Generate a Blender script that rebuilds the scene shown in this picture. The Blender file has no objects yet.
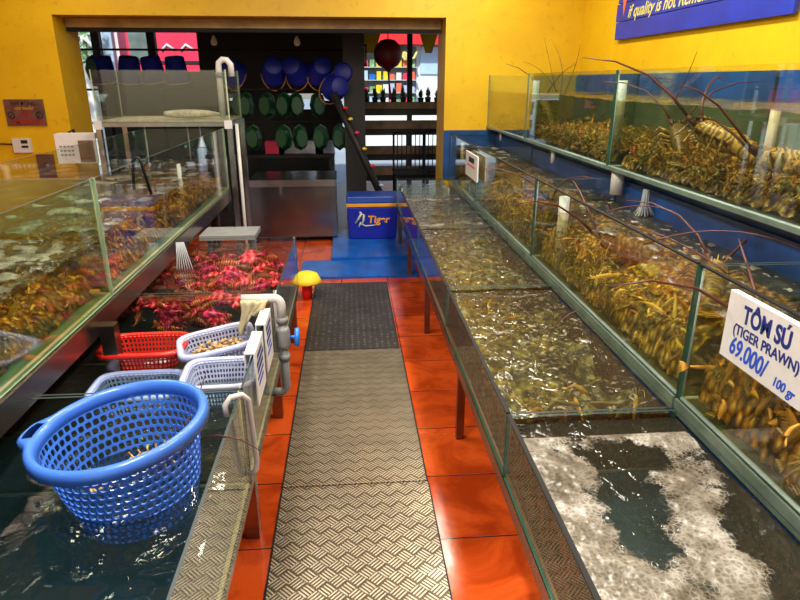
import bpy, math, random
from mathutils import Vector, Matrix, noise
random.seed(7)
R = random.random
def U(a, b): return a + (b - a) * R()
PI = math.pi
SC = bpy.context.scene
COL = SC.collection

# ------------------------------------------------------------------ helpers
class MB:
    def __init__(s): s.v = []; s.f = []; s.m = []; s.sm = []
    def add(s, vs, fs, mi=0, smooth=False):
        o = len(s.v); s.v += [tuple(p) for p in vs]
        for f in fs:
            s.f.append(tuple(i + o for i in f)); s.m.append(mi); s.sm.append(smooth)
    def box(s, x0, x1, y0, y1, z0, z1, mi=0, edge=None, axis=None, M=None, top=None):
        vs = [(x0,y0,z0),(x1,y0,z0),(x1,y1,z0),(x0,y1,z0),(x0,y0,z1),(x1,y0,z1),(x1,y1,z1),(x0,y1,z1)]
        if M is not None: vs = [M @ Vector(p) for p in vs]
        fs = [((0,3,2,1),2),((4,5,6,7),2),((0,1,5,4),1),((2,3,7,6),1),((1,2,6,5),0),((3,0,4,7),0)]
        for f, a in fs:
            s.add_idx(vs, f, mi if (edge is None or a == axis) else (top if (top is not None and f == (4,5,6,7)) else edge))
    def add_idx(s, vs, f, mi):
        o = len(s.v); s.v += [tuple(vs[i]) for i in f]; s.f.append(tuple(range(o, o + len(f)))); s.m.append(mi); s.sm.append(False)
    def tube(s, pts, r, n=8, mi=0, cap=True, smooth=True):
        pts = [Vector(p) for p in pts]; k = len(pts)
        rs = r if isinstance(r, (list, tuple)) else [r] * k
        rings = []; up = None
        for i, p in enumerate(pts):
            t = (pts[min(i+1,k-1)] - pts[max(i-1,0)])
            if t.length < 1e-9: t = Vector((0,0,1))
            t.normalize()
            if up is None:
                up = Vector((0,0,1)) if abs(t.z) < .9 else Vector((1,0,0))
            a = (up - t * up.dot(t))
            if a.length < 1e-6: a = t.orthogonal()
            a.normalize(); up = a; b = t.cross(a)
            rings.append([p + (a * math.cos(2*PI*j/n) + b * math.sin(2*PI*j/n)) * rs[i] for j in range(n)])
        vs = [q for ring in rings for q in ring]; fs = []
        for i in range(k-1):
            for j in range(n):
                j2 = (j+1) % n
                fs.append((i*n+j, i*n+j2, (i+1)*n+j2, (i+1)*n+j))
        if cap: fs += [tuple(range(n))[::-1], tuple(range((k-1)*n, k*n))]
        s.add(vs, fs, mi, smooth)
    def lathe(s, prof, n=24, c=(0,0,0), mi=0, smooth=True, sx=1, sy=1):
        vs = []; fs = []
        for (r, z) in prof:
            for j in range(n):
                a = 2*PI*j/n; vs.append((c[0]+r*math.cos(a)*sx, c[1]+r*math.sin(a)*sy, c[2]+z))
        for i in range(len(prof)-1):
            for j in range(n):
                j2 = (j+1) % n; fs.append((i*n+j, i*n+j2, (i+1)*n+j2, (i+1)*n+j))
        s.add(vs, fs, mi, smooth)
    def mesh(s, name, mats):
        me = bpy.data.meshes.new(name); me.from_pydata(s.v, [], s.f)
        for m in mats: me.materials.append(m)
        me.polygons.foreach_set('material_index', s.m); me.polygons.foreach_set('use_smooth', s.sm)
        me.update(); return me
    def build(s, name, mats, parent=None, loc=(0,0,0), rot=None):
        if not isinstance(mats, (list, tuple)): mats = [mats]
        o = bpy.data.objects.new(name, s.mesh(name, mats)); COL.objects.link(o)
        o.location = loc
        if rot: o.rotation_euler = rot
        if parent: o.parent = parent
        return o

def tag(o, label=None, cat=None, group=None, kind=None):
    if label: o['label'] = label
    if cat: o['category'] = cat
    if group: o['group'] = group
    if kind: o['kind'] = kind
    return o
def empty(name, label, cat, loc=(0,0,0), group=None, rot=None):
    o = bpy.data.objects.new(name, None); COL.objects.link(o); o.location = loc
    if rot: o.rotation_euler = rot
    o.empty_display_size = .05
    return tag(o, label, cat, group)
def dup(o, parent=None):
    c = o.copy(); COL.objects.link(c); c.parent = parent
    for ch in list(KIDS(o)): dup(ch, c)
    return c
def KIDS(o): return [x for x in o.children]
def bev(o, w=.004, seg=2):
    md = o.modifiers.new('bev', 'BEVEL'); md.width = w; md.segments = seg; md.limit_method = 'ANGLE'; return o
def frame(right, up, loc):
    r = Vector(right).normalized(); u = Vector(up).normalized(); n = r.cross(u)
    return Matrix(((r.x,u.x,n.x,loc[0]),(r.y,u.y,n.y,loc[1]),(r.z,u.z,n.z,loc[2]),(0,0,0,1)))
def text(name, body, size, right, up, loc, mat, parent, shear=0, ext=.0008, offs=0, align='CENTER', sx=1.0):
    cu = bpy.data.curves.new(name, 'FONT'); cu.body = body; cu.size = size; cu.extrude = ext; cu.shear = shear
    cu.offset = offs; cu.align_x = align; cu.align_y = 'CENTER'
    t = bpy.data.objects.new(name, cu); COL.objects.link(t)
    bpy.context.view_layer.update()
    me = bpy.data.meshes.new_from_object(t.evaluated_get(bpy.context.evaluated_depsgraph_get()))
    bpy.data.objects.remove(t)
    me.transform(Matrix.Diagonal((sx,1,1,1))); me.transform(frame(right, up, loc)); me.materials.clear(); me.materials.append(mat)
    o = bpy.data.objects.new(name, me); COL.objects.link(o)
    if parent:
        o.parent = parent
        o.matrix_parent_inverse = Matrix.Translation(-Vector((parent.parent or parent).location))
    return o

# ------------------------------------------------------------------ materials
def newmat(name):
    m = bpy.data.materials.new(name); m.use_nodes = True; nt = m.node_tree; nt.nodes.clear()
    out = nt.nodes.new('ShaderNodeOutputMaterial'); return m, nt, out
def N(nt, t, **kw):
    n = nt.nodes.new(t)
    for k, v in kw.items():
        if k.startswith('i_'):
            n.inputs[k[2:].replace('_', ' ')].default_value = v
        else: setattr(n, k, v)
    return n
def L(nt, a, b): nt.links.new(a, b)
def ramp(nt, fac, stops, interp='LINEAR'):
    r = nt.nodes.new('ShaderNodeValToRGB'); r.color_ramp.interpolation = interp
    el = r.color_ramp.elements
    while len(el) < len(stops): el.new(.5)
    for e, (p, c) in zip(el, stops): e.position = p; e.color = tuple(c) + ((1,) if len(c) == 3 else ())
    L(nt, fac, r.inputs[0]); return r.outputs[0]
def noise_tex(nt, scale, detail=3, rough=.55, dist=0, vec=None, coord='Object'):
    t = N(nt, 'ShaderNodeTexNoise'); t.inputs['Scale'].default_value = scale; t.inputs['Detail'].default_value = detail
    t.inputs['Roughness'].default_value = rough; t.inputs['Distortion'].default_value = dist
    if vec is None:
        c = N(nt, 'ShaderNodeTexCoord'); vec = c.outputs[coord]
    L(nt, vec, t.inputs['Vector']); return t.outputs['Fac']
def pb(name, col, rough=.5, metal=0, var=.12, vscale=6, bump=0, bscale=40, spec=.5, emit=None, es=0, coat=0):
    m, nt, out = newmat(name); b = N(nt, 'ShaderNodeBsdfPrincipled')
    f = noise_tex(nt, vscale, 4)
    lo = tuple(max(0, c*(1-var)) for c in col); hi = tuple(min(1, c*(1+var)) for c in col)
    L(nt, ramp(nt, f, [(.3, lo), (.7, hi)]), b.inputs['Base Color'])
    b.inputs['Roughness'].default_value = rough; b.inputs['Metallic'].default_value = metal
    b.inputs['Specular IOR Level'].default_value = spec
    b.inputs['Coat Weight'].default_value = coat
    if emit: b.inputs['Emission Color'].default_value = (*emit, 1); b.inputs['Emission Strength'].default_value = es
    if bump:
        bn = N(nt, 'ShaderNodeBump'); bn.inputs['Strength'].default_value = bump; bn.inputs['Distance'].default_value = .004
        L(nt, noise_tex(nt, bscale, 4), bn.inputs['Height']); L(nt, bn.outputs[0], b.inputs['Normal'])
    L(nt, b.outputs[0], out.inputs[0]); return m

def thin(name, tint, ior=1.45, rough=.0, diff=None, dfac=0, bump=0, bscale=20, dmask=None, spec=(1,1,1)):
    """clear sheet or water surface: what passes straight through plus Fresnel reflection, some suspended matter"""
    m, nt, out = newmat(name)
    g = N(nt, 'ShaderNodeNewGeometry'); fr = N(nt, 'ShaderNodeFresnel')
    mx = N(nt, 'ShaderNodeMix'); mx.inputs[2].default_value = ior; mx.inputs[3].default_value = 1/ior
    L(nt, g.outputs['Backfacing'], mx.inputs[0]); L(nt, mx.outputs[0], fr.inputs['IOR'])
    tr = N(nt, 'ShaderNodeBsdfTransparent'); tr.inputs[0].default_value = (*tint, 1)
    gl = N(nt, 'ShaderNodeBsdfGlossy'); gl.inputs['Roughness'].default_value = rough; gl.inputs[0].default_value = (*spec, 1)
    base = tr.outputs[0]
    if diff is not None:
        d = N(nt, 'ShaderNodeBsdfDiffuse'); d.inputs[0].default_value = (*diff, 1)
        ms = N(nt, 'ShaderNodeMixShader'); ms.inputs[0].default_value = dfac
        if dmask:
            f = noise_tex(nt, dmask[0], 4, .6, dmask[3] if len(dmask) > 3 else .5)
            v = ramp(nt, f, [(dmask[1], (dfac,)*3), (dmask[2], (min(1, dfac+.75),)*3)]); L(nt, v, ms.inputs[0])
        L(nt, tr.outputs[0], ms.inputs[1]); L(nt, d.outputs[0], ms.inputs[2]); base = ms.outputs[0]
    if bump:
        bn = N(nt, 'ShaderNodeBump'); bn.inputs['Strength'].default_value = bump; bn.inputs['Distance'].default_value = .01
        L(nt, noise_tex(nt, bscale, 3, .55, .6), bn.inputs['Height'])
        L(nt, bn.outputs[0], gl.inputs['Normal']); L(nt, bn.outputs[0], fr.inputs['Normal'])
    m2 = N(nt, 'ShaderNodeMixShader'); L(nt, fr.outputs[0], m2.inputs[0]); L(nt, base, m2.inputs[1]); L(nt, gl.outputs[0], m2.inputs[2])
    L(nt, m2.outputs[0], out.inputs[0]); return m

M = {}
def yellow_wall():
    m, nt, out = newmat('yellow_paint'); b = N(nt, 'ShaderNodeBsdfPrincipled')
    f = noise_tex(nt, 1.6, 6, .6, .4); f2 = noise_tex(nt, 14, 5, .7)
    c1 = ramp(nt, f, [(.3, (.66,.38,.002)), (.7, (.80,.50,.004))])
    c2 = ramp(nt, f2, [(.30, (.62,.52,.38)), (.42, (1,1,1))])
    mx = N(nt, 'ShaderNodeMix', data_type='RGBA', blend_type='MULTIPLY'); mx.inputs[0].default_value = .5
    L(nt, c1, mx.inputs[6]); L(nt, c2, mx.inputs[7]); L(nt, mx.outputs[2], b.inputs['Base Color'])
    b.inputs['Roughness'].default_value = .45
    bn = N(nt, 'ShaderNodeBump'); bn.inputs['Strength'].default_value = .25; bn.inputs['Distance'].default_value = .004
    L(nt, noise_tex(nt, 30, 5), bn.inputs['Height']); L(nt, bn.outputs[0], b.inputs['Normal'])
    L(nt, b.outputs[0], out.inputs[0]); return m
M['yellow'] = yellow_wall()

def tile_floor():
    m, nt, out = newmat('red_tiles'); b = N(nt, 'ShaderNodeBsdfPrincipled')
    c = N(nt, 'ShaderNodeTexCoord'); mp = N(nt, 'ShaderNodeMapping'); mp.inputs['Location'].default_value = (.10, .08, 0)
    L(nt, c.outputs['Object'], mp.inputs[0])
    br = N(nt, 'ShaderNodeTexBrick'); br.offset = 0; br.squash = 1
    br.inputs['Scale'].default_value = 1; br.inputs['Brick Width'].default_value = .39; br.inputs['Row Height'].default_value = .386
    br.inputs['Mortar Size'].default_value = .0035; br.inputs['Mortar Smooth'].default_value = .2
    br.inputs['Color1'].default_value = (.66,.090,.012,1); br.inputs['Color2'].default_value = (.56,.070,.010,1); br.inputs['Mortar'].default_value = (.05,.008,.004,1)
    L(nt, mp.outputs[0], br.inputs['Vector'])
    f = noise_tex(nt, 3.5, 6, .65, .8); dirt = ramp(nt, f, [(.36, (.45,.30,.25)), (.56, (1,1,1))])
    mx = N(nt, 'ShaderNodeMix', data_type='RGBA', blend_type='MULTIPLY'); mx.inputs[0].default_value = .8
    L(nt, br.outputs['Color'], mx.inputs[6]); L(nt, dirt, mx.inputs[7]); L(nt, mx.outputs[2], b.inputs['Base Color'])
    rr = ramp(nt, noise_tex(nt, 2.2, 4, .6, .5), [(.35, (.07,)*3), (.65, (.28,)*3)]); L(nt, rr, b.inputs['Roughness'])
    bn = N(nt, 'ShaderNodeBump', invert=True); bn.inputs['Strength'].default_value = .5; bn.inputs['Distance'].default_value = .002
    L(nt, br.outputs['Fac'], bn.inputs['Height']); L(nt, bn.outputs[0], b.inputs['Normal'])
    L(nt, b.outputs[0], out.inputs[0]); return m
M['tiles'] = tile_floor()

def plate(name, col, rough, metal, kind='weave'):
    """raised five-bar tread: blocks of short bars, the direction alternating from block to block"""
    m, nt, out = newmat(name); b = N(nt, 'ShaderNodeBsdfPrincipled')
    c = N(nt, 'ShaderNodeTexCoord'); mp = N(nt, 'ShaderNodeMapping')
    cell = .0475
    mp.inputs['Rotation'].default_value = (0, 0, PI/4); mp.inputs['Scale'].default_value = (1/cell,)*3
    L(nt, c.outputs['Object'], mp.inputs[0])
    sep = N(nt, 'ShaderNodeSeparateXYZ'); L(nt, mp.outputs[0], sep.inputs[0])
    def mth(op, a, bb=None):
        n = N(nt, 'ShaderNodeMath', operation=op)
        for i, q in enumerate((a, bb)):
            if q is None: continue
            if isinstance(q, (int, float)): n.inputs[i].default_value = q
            else: L(nt, q, n.inputs[i])
        return n.outputs[0]
    x, y = sep.outputs[0], sep.outputs[1]
    par = mth('FLOORED_MODULO', mth('ADD', mth('FLOOR', x), mth('FLOOR', y)), 2)
    def stripes(q, r):
        s = mth('SINE', mth('MULTIPLY', mth('FRACT', q), 2*PI*4)); s = mth('SMOOTH_MIN', mth('MULTIPLY', mth('ADD', s, .25), 2), 1)
        fr = mth('FRACT', r); e = mth('MINIMUM', fr, mth('SUBTRACT', 1, fr)); e = mth('MINIMUM', mth('MULTIPLY', e, 9), 1)
        return mth('MULTIPLY', mth('MAXIMUM', s, 0), e)
    h1, h2 = stripes(x, y), stripes(y, x)
    h = mth('ADD', mth('MULTIPLY', h1, par), mth('MULTIPLY', h2, mth('SUBTRACT', 1, par)))
    if kind == 'dots':
        vo = N(nt, 'ShaderNodeTexVoronoi'); vo.inputs['Scale'].default_value = 26; vo.inputs['Randomness'].default_value = .15
        L(nt, c.outputs['Object'], vo.inputs['Vector']); h = mth('SUBTRACT', 1, mth('MINIMUM', mth('MULTIPLY', vo.outputs['Distance'], 3), 1))
    f = noise_tex(nt, 4, 6, .6, .6)
    lo = tuple(v*.62 for v in col)
    cc = ramp(nt, f, [(.35, lo), (.62, col)])
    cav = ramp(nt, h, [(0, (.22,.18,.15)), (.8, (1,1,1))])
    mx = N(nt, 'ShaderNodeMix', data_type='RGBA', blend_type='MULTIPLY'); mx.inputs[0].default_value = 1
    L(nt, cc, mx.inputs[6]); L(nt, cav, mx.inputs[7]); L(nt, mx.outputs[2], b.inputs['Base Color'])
    b.inputs['Metallic'].default_value = metal
    L(nt, ramp(nt, f, [(.3, (rough+.15,)*3), (.7, (rough,)*3)]), b.inputs['Roughness'])
    bn = N(nt, 'ShaderNodeBump'); bn.inputs['Strength'].default_value = 1; bn.inputs['Distance'].default_value = .004
    L(nt, h, bn.inputs['Height']); L(nt, bn.outputs[0], b.inputs['Normal'])
    L(nt, b.outputs[0], out.inputs[0]); return m
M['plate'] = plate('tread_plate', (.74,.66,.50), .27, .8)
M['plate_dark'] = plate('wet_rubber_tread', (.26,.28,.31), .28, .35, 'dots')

M['glass'] = thin('glass', (.95,.98,.95), 1.5, 0)
M['glass_soft'] = thin('soft_glass', (.95,.97,.94), 1.12, 0)
M['glass_green'] = thin('green_glass', (.88,.94,.84), 1.5, 0)
M['glass_dirty'] = thin('dirty_glass', (.90,.93,.91), 1.45, 0, (.30,.33,.33), .008)
M['edge'] = pb('glass_edge', (.05,.15,.10), .15, 0, .3, 5)
M['edge_dark'] = pb('glass_edge_dark', (.015,.03,.03), .1, 0, .3, 5)
M['edge_light'] = pb('glass_edge_pale', (.45,.58,.42), .2, 0, .2, 5)
M['aqua'] = pb('pale_aqua_edge', (.12,.17,.13), .2, 0, .3, 8)
M['edge_dark'].node_tree.nodes['Principled BSDF'].inputs['Roughness'].default_value = .45
M['seal'] = pb('silicone_seal', (.50,.45,.22), .4, 0, .25, 9)
M['seal_brown'] = pb('silicone_seal_brown', (.16,.10,.05), .4, 0, .25, 9)
M['seal_blue'] = pb('silicone_seal_grey', (.35,.45,.42), .4, 0, .25, 9)
M['steel'] = pb('stainless_steel', (.34,.33,.32), .24, 1, .25, 3, .05, 20)
M['steel_warm'] = pb('stained_steel', (.24,.19,.16), .25, 1, .3, 3, .05, 20)
M['freezer'] = pb('brushed_steel', (.16,.165,.17), .22, 1, .35, 2)
M['blue_wall'] = pb('blue_paint', (.006,.055,.22), .35, 0, .5, 4, .1, 30)
M['blue_mat'] = pb('blue_mat', (.003,.09,.42), .25, 0, .3, 5)
M['bed_green'] = pb('tank_bed_green', (.045,.050,.016), .6, 0, .7, 5)
M['bed_teal'] = pb('tank_bed_teal', (.006,.026,.030), .5, 0, .7, 4)
M['bed_dark'] = pb('tank_bed_dark', (.03,.022,.012), .6, 0, .7, 6)
M['murk'] = pb('murky_panel', (.075,.085,.060), .6, 0, .5, 3)
M['murk_grey'] = pb('blue_grey_panel', (.13,.18,.17), .5, 0, .4, 3)
M['bed_pale'] = pb('tank_bed_pale', (.16,.34,.30), .4, 0, .3, 4)
M['w_olive'] = thin('olive_water', (.62,.64,.44), 1.5, .05, (.34,.30,.20), .06, 1.0, 16, (16, .58, .68, 2.4))
M['w_dark'] = thin('dark_water', (.55,.66,.64), 1.45, .03, (.18,.20,.16), .06, 1.0, 18, (15, .64, .78, 2))
M['w_clear'] = thin('clear_dark_water', (.80,.74,.76), 1.40, .02, (.10,.06,.06), .02, 1.0, 14, (16, .66, .8, 2))
M['w_teal'] = thin('teal_water', (.30,.44,.47), 1.45, .04, (.03,.07,.08), .12, .7, 8, (16, .68, .84, 2))
M['w_amber'] = thin('amber_water', (.84,.74,.50), 1.40, .04, (.42,.36,.22), .05, 1.0, 20, (14, .58, .74, 1.8))
M['side_olive'] = thin('murky_water_side', (.90,.86,.62), 1.02, 0, (.26,.22,.06), .05)
M['side_brown'] = thin('brown_water_side', (.55,.36,.18), 1.02, 0, (.20,.075,.025), .45, 0, 20, (14, .45, .75, 2))
M['side_grey'] = thin('murky_water_side_grey', (.86,.87,.78), 1.02, 0, (.22,.25,.20), .05)
M['pvc'] = pb('white_pvc', (.62,.62,.58), .35, 0, .12, 12)
M['pvc_grey'] = pb('grey_pvc', (.24,.25,.25), .35, 0, .12, 12)
M['tap'] = pb('blue_tap', (.01,.16,.62), .3)
M['cloth'] = pb('beige_cloth', (.48,.40,.24), .9, 0, .25, 20, .4, 60)
M['foamboard'] = pb('white_foam_board', (.80,.80,.78), .6, 0, .05, 30, .2, 90)
M['ink'] = pb('navy_ink', (.012,.03,.22), .5, 0, .05)
M['pen'] = pb('blue_pen', (.02,.09,.62), .5, 0, .05)
M['blue_plastic'] = pb('blue_plastic', (.05,.19,.76), .35, 0, .08, 5, coat=.3)
M['red_plastic'] = pb('red_plastic', (.65,.020,.010), .3, 0, .1)
M['lilac_plastic'] = pb('pale_lilac_plastic', (.46,.50,.72), .35, 0, .08)
M['lilac_plastic2'] = pb('pale_blue_plastic', (.34,.42,.72), .35, 0, .08)
M['black'] = pb('black_metal', (.010,.010,.011), .6, spec=.25)
M['darkwood'] = pb('dark_wood', (.010,.008,.007), .6, 0, .4, 5)
M['wood'] = pb('weathered_wood', (.20,.12,.065), .7, 0, .35, 7)
M['pail_blue'] = pb('pail_blue', (.006,.014,.27), .5)
M['pail_green'] = pb('basket_green', (.003,.06,.016), .45)
M['orange'] = pb('orange_cord', (.55,.22,.02), .5)
M['cooler'] = pb('cooler_blue', (.008,.016,.34), .35, 0, .1, 5)
M['cooler_lid'] = pb('cooler_lid_blue', (.012,.05,.32), .3, 0, .15, 5)
M['cooler_band'] = pb('cooler_band', (.80,.36,.02), .4)
M['letter_orange'] = pb('letter_orange', (.85,.33,.05), .5)
M['letter_pale'] = pb('letter_pale', (.55,.60,.45), .5)
M['board_blue'] = pb('board_blue', (.004,.028,.40), .45, 0, .3, 3, .15, 14)
M['letter_yellow'] = pb('letter_yellow', (.78,.72,.22), .5)
M['letter_pink'] = pb('letter_red', (.85,.16,.08), .5)
M['brown_sign'] = pb('brown_sign', (.13,.055,.045), .35, 0, .5, 12)
M['dark_letter'] = pb('dark_letter', (.015,.010,.03), .5)
M['red_letter'] = pb('red_letter', (.30,.008,.012), .5)
M['white'] = pb('white_plastic', (.66,.66,.66), .4, 0, .05)
M['shutter'] = pb('shutter_beige', (.36,.24,.075), .5, 0, .3, 6)
M['lantern'] = pb('lantern_red', (.16,.006,.008), .5, 0, .3, 8)
M['leaf'] = pb('leaf', (.015,.075,.018), .6, 0, .5, 20)
M['leaf_pale'] = pb('leaf_pale', (.22,.45,.20), .6, 0, .5, 9)
M['street'] = pb('street', (.42,.52,.60), .5, 0, .15, 1)
M['concrete'] = pb('concrete', (.05,.035,.03), .35, 0, .3, 3)
M['shade_roof'] = pb('shed_roof_dark', (.012,.010,.010), .8)
M['pinkred'] = pb('pink_red', (.85,.03,.10), .5, 0, .15, 2)
M['redawn'] = pb('awning_red', (.75,.015,.02), .5, 0, .15, 2)
M['paleblue'] = pb('pale_blue_wall', (.42,.62,.80), .5, 0, .15, 2)
M['palewhite'] = pb('pale_wall', (.75,.80,.80), .5, 0, .1, 2)
M['flag'] = pb('flag_yellow', (.85,.62,.02), .6)
M['ceilingpaint'] = pb('ceiling_paint', (.62,.60,.52), .8)
M['sludge'] = pb('fibre_bag', (.50,.44,.32), .8, 0, .3, 25, .4, 60)
M['eye'] = pb('eye_black', (.004,.004,.004), .1, 0, .01)
M['shell'] = pb('clam_shell', (.46,.30,.12), .4, 0, .5, 60)
M['shell_dark'] = pb('clam_shell_grey', (.30,.30,.27), .4, 0, .5, 60)
def critter(name, a, b, c, scale=38, dist=3, rough=.25):
    m, nt, out = newmat(name); p = N(nt, 'ShaderNodeBsdfPrincipled')
    tc = N(nt, 'ShaderNodeTexCoord'); w = N(nt, 'ShaderNodeTexWave', wave_type='BANDS', bands_direction='X')
    w.inputs['Scale'].default_value = scale; w.inputs['Distortion'].default_value = dist; w.inputs['Detail'].default_value = 2
    L(nt, tc.outputs['Object'], w.inputs['Vector'])
    oi = N(nt, 'ShaderNodeObjectInfo')
    col = ramp(nt, w.outputs['Fac'], [(.15, a), (.5, b), (.85, c)])
    hs = N(nt, 'ShaderNodeHueSaturation'); L(nt, col, hs.inputs['Color'])
    mr = N(nt, 'ShaderNodeMapRange'); mr.inputs[3].default_value = .3; mr.inputs[4].default_value = 1.9
    L(nt, oi.outputs['Random'], mr.inputs[0]); L(nt, mr.outputs[0], hs.inputs['Value'])
    L(nt, hs.outputs[0], p.inputs['Base Color']); p.inputs['Roughness'].default_value = rough
    L(nt, p.outputs[0], out.inputs[0]); return m
M['prawn'] = critter('prawn_gold', (.16,.065,.006), (.60,.33,.025), (.95,.72,.16))
M['prawn2'] = critter('prawn_amber', (.12,.035,.006), (.62,.24,.02), (.90,.52,.07))
M['prawn3'] = critter('prawn_olive', (.06,.045,.012), (.30,.21,.03), (.75,.62,.20))
M['prawn4'] = critter('prawn_dark', (.02,.022,.010), (.10,.085,.02), (.34,.27,.06))
M['lobster'] = critter('lobster_shell', (.12,.06,.015), (.26,.16,.03), (.42,.30,.06), 14, 14, .4)
M['antenna'] = pb('antenna_brown', (.085,.022,.014), .5)
M['fish_m'] = critter('magenta_fish', (.30,.006,.05), (.60,.02,.12), (.85,.07,.20), 1, 10)
M['fish'] = critter('red_fish', (.50,.010,.03), (.85,.045,.08), (.95,.20,.18), 1, 10)
M['fish2'] = critter('dark_orange_fish', (.07,.02,.01), (.42,.08,.02), (.60,.20,.05), 3, 6)

# ------------------------------------------------------------------ setting
def struct(o): o['kind'] = 'structure'; return o
b = MB(); b.box(-4.4, 2.35, -1.6, 6.95, -.1, 0); struct(b.build('floor', M['tiles']))
def wall_back():
    b = MB(); y0, y1 = 6.3, 6.83
    x0, x1, zt = -2.63, .93, 2.155
    b.box(-4.4, x0, y0, y1, 0, 3.1); b.box(x1, 2.35, y0, y1, 0, 3.1); b.box(x0, x1, y0, y1, zt, 3.1)
    return struct(b.build('wall_back', M['yellow']))
wall_back()
b = MB(); b.box(2.25, 2.4, -1.6, 6.3, 0, 3.1); struct(b.build('wall_right', M['yellow']))
b = MB(); b.box(-4.5, -4.4, -1.6, 6.83, 0, 3.1); struct(b.build('wall_left_bounce', M['yellow']))  # unseen left wall, added for its warm bounced light
b = MB(); b.box(-4.5, 2.4, -1.6, 6.83, 3.1, 3.2); struct(b.build('ceiling', M['ceilingpaint']))
# blue painted masonry that carries the upper right tanks
b = MB(); b.box(.996, 2.25, .2, 6.3, 0, .658); b.box(1.46, 2.25, .2, 6.3, .665, 1.145)
b.box(.93, 2.25, 6.27, 6.30, .66, 1.135)
struct(b.build('wall_right_lower', M['blue_wall']))
# roller shutter box in the opening
s = empty('roller_shutter', 'beige rolled up shutter tucked under the top of the doorway', 'shutter', (-.85, 6.6, 2.05))
b = MB(); b.box(-1.77, 1.77, -.06, .06, .02, .10); b.build('shutter_box', M['shutter'], s)
b = MB(); b.box(-1.77, 1.77, -.05, .05, -.015, .02); b.build('bottom_bar', M['black'], s)

# aisle mats
def mat_thing(x0, x1, y0, y1, m, label, thick=.012, name='floor_plate'):
    t = empty(name, label, 'floor mat', ((x0+x1)/2, (y0+y1)/2, .001))
    w, h = (x1-x0)/2, (y1-y0)/2
    b = MB(); b.box(-w, w, -h, h, 0, thick); bev(b.build('tread_sheet', m, t), .003)
    b = MB(); e = .006
    b.box(-w-e, -w-.0005, -h, h, -.001, thick-.003); b.box(w+.0005, w+e, -h, h, -.001, thick-.003)
    b.build('edge_strip', M['black'], t); return t
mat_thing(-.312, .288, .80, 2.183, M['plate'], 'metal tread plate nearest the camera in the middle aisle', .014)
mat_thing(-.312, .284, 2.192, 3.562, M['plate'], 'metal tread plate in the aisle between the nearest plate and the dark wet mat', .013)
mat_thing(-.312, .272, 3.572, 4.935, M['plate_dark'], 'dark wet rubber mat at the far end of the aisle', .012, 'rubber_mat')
t = tag(MB().build('floor_mat', M['blue_mat']), 'bright blue floor mat across the end of the aisle before the doorway', 'floor mat')
b = MB(); b.box(-.46, .56, 5.08, 5.60, 0.001, .022); t.data = b.mesh('floor_mat', [M['blue_mat']]); bev(t, .005)
b = MB(); b.box(-.20, .62, 5.61, 6.75, 0.001, .045); t = tag(b.build('floor_mat', M['blue_mat']), 'raised blue platform slab under the blue drinks cooler', 'floor mat'); bev(t, .006)

# ------------------------------------------------------------------ glass tanks
def tank(label, x0, x1, y0, y1, z0, z1, front, back_mat=None, bed=None, gm='glass', em='edge', g=.008, seal='seal', ends=(1,1), name='glass_tank', group=None, te='edge_dark', lip=0, lip0=-.001, rim=False, stain=0, gf=None):
    """front: side of the tank that faces the aisle, 'x-' or 'x+'"""
    cx, cy = (x0+x1)/2, (y0+y1)/2
    t = empty(name, label, 'fish tank', (cx, cy, z0), group)
    X0, X1, Y0, Y1, H = x0-cx, x1-cx, y0-cy, y1-cy, z1-z0
    G, E = M[gm], M[em]
    def pane(nm, *bx, axis, mats=None):
        b = MB(); b.box(*bx, mi=0, edge=1, axis=axis, top=2); return b.build(nm, (mats or [G, E]) + [M[te]], t)
    bm = [M[back_mat], E] if back_mat else None
    if front == 'x-':
        pane('front_pane', X0, X0+g, Y0, Y1, 0, H, axis=0, mats=[M[gf], E] if gf else None); pane('back_pane', X1-g, X1, Y0, Y1, 0, H, axis=0, mats=bm)
    else:
        pane('back_pane', X0, X0+g, Y0, Y1, 0, H, axis=0, mats=bm); pane('front_pane', X1-g, X1, Y0, Y1, 0, H, axis=0)
    if ends[0]: pane('end_pane', X0+g, X1-g, Y0, Y0+g, 0, H-.002, axis=1)
    if ends[1]: pane('end_pane', X0+g, X1-g, Y1-g, Y1, 0, H-.002, axis=1)
    b = MB(); b.box(X0+g, X1-g, Y0+g, Y1-g, 0, g*1.5); b.build('base_panel', M[bed] if bed else G, t)
    if lip:
        xx = (X0-.008, X0-.0005) if front == 'x-' else (X1+.0005, X1+.008)
        b = MB(); b.box(*xx, Y0, Y1, lip0, lip); b.build('bottom_edge', M['aqua'], t)
    if rim:
        xc = X0+g/2 if front == 'x-' else X1-g/2
        b = MB(); b.box(xc-.0065, xc+.0065, Y0, Y1, H+.0002, H+.005); b.build('rim_trim', M['black'], t)
    if stain:
        xb = (X1-g-.006, X1-g-.0005) if front == 'x-' else (X0+g+.0005, X0+g+.006)
        b = MB(); b.box(*xb, Y0+g, Y1-g, g*1.6, stain); b.build('algae_film', M['murk_grey'], t)
    if seal:
        b = MB(); r = .007
        xf = X0+g+r*.4 if front == 'x-' else X1-g-r*.4
        b.tube([(xf, Y0+g, g*1.6), (xf, Y1-g, g*1.6)], r, 6)
        b.tube([(X0+g, Y1-g-r*.4, g*1.6), (X1-g, Y1-g-r*.4, g*1.6)], r, 6)
        b.tube([(xf, Y1-g-r*.2, g), (xf, Y1-g-r*.2, H)], r*.5, 6); b.tube([(xf, Y0+g+r*.2, g), (xf, Y0+g+r*.2, H)], r*.5, 6)
        b.build('sealant_bead', M[seal], t)
    return t

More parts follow.
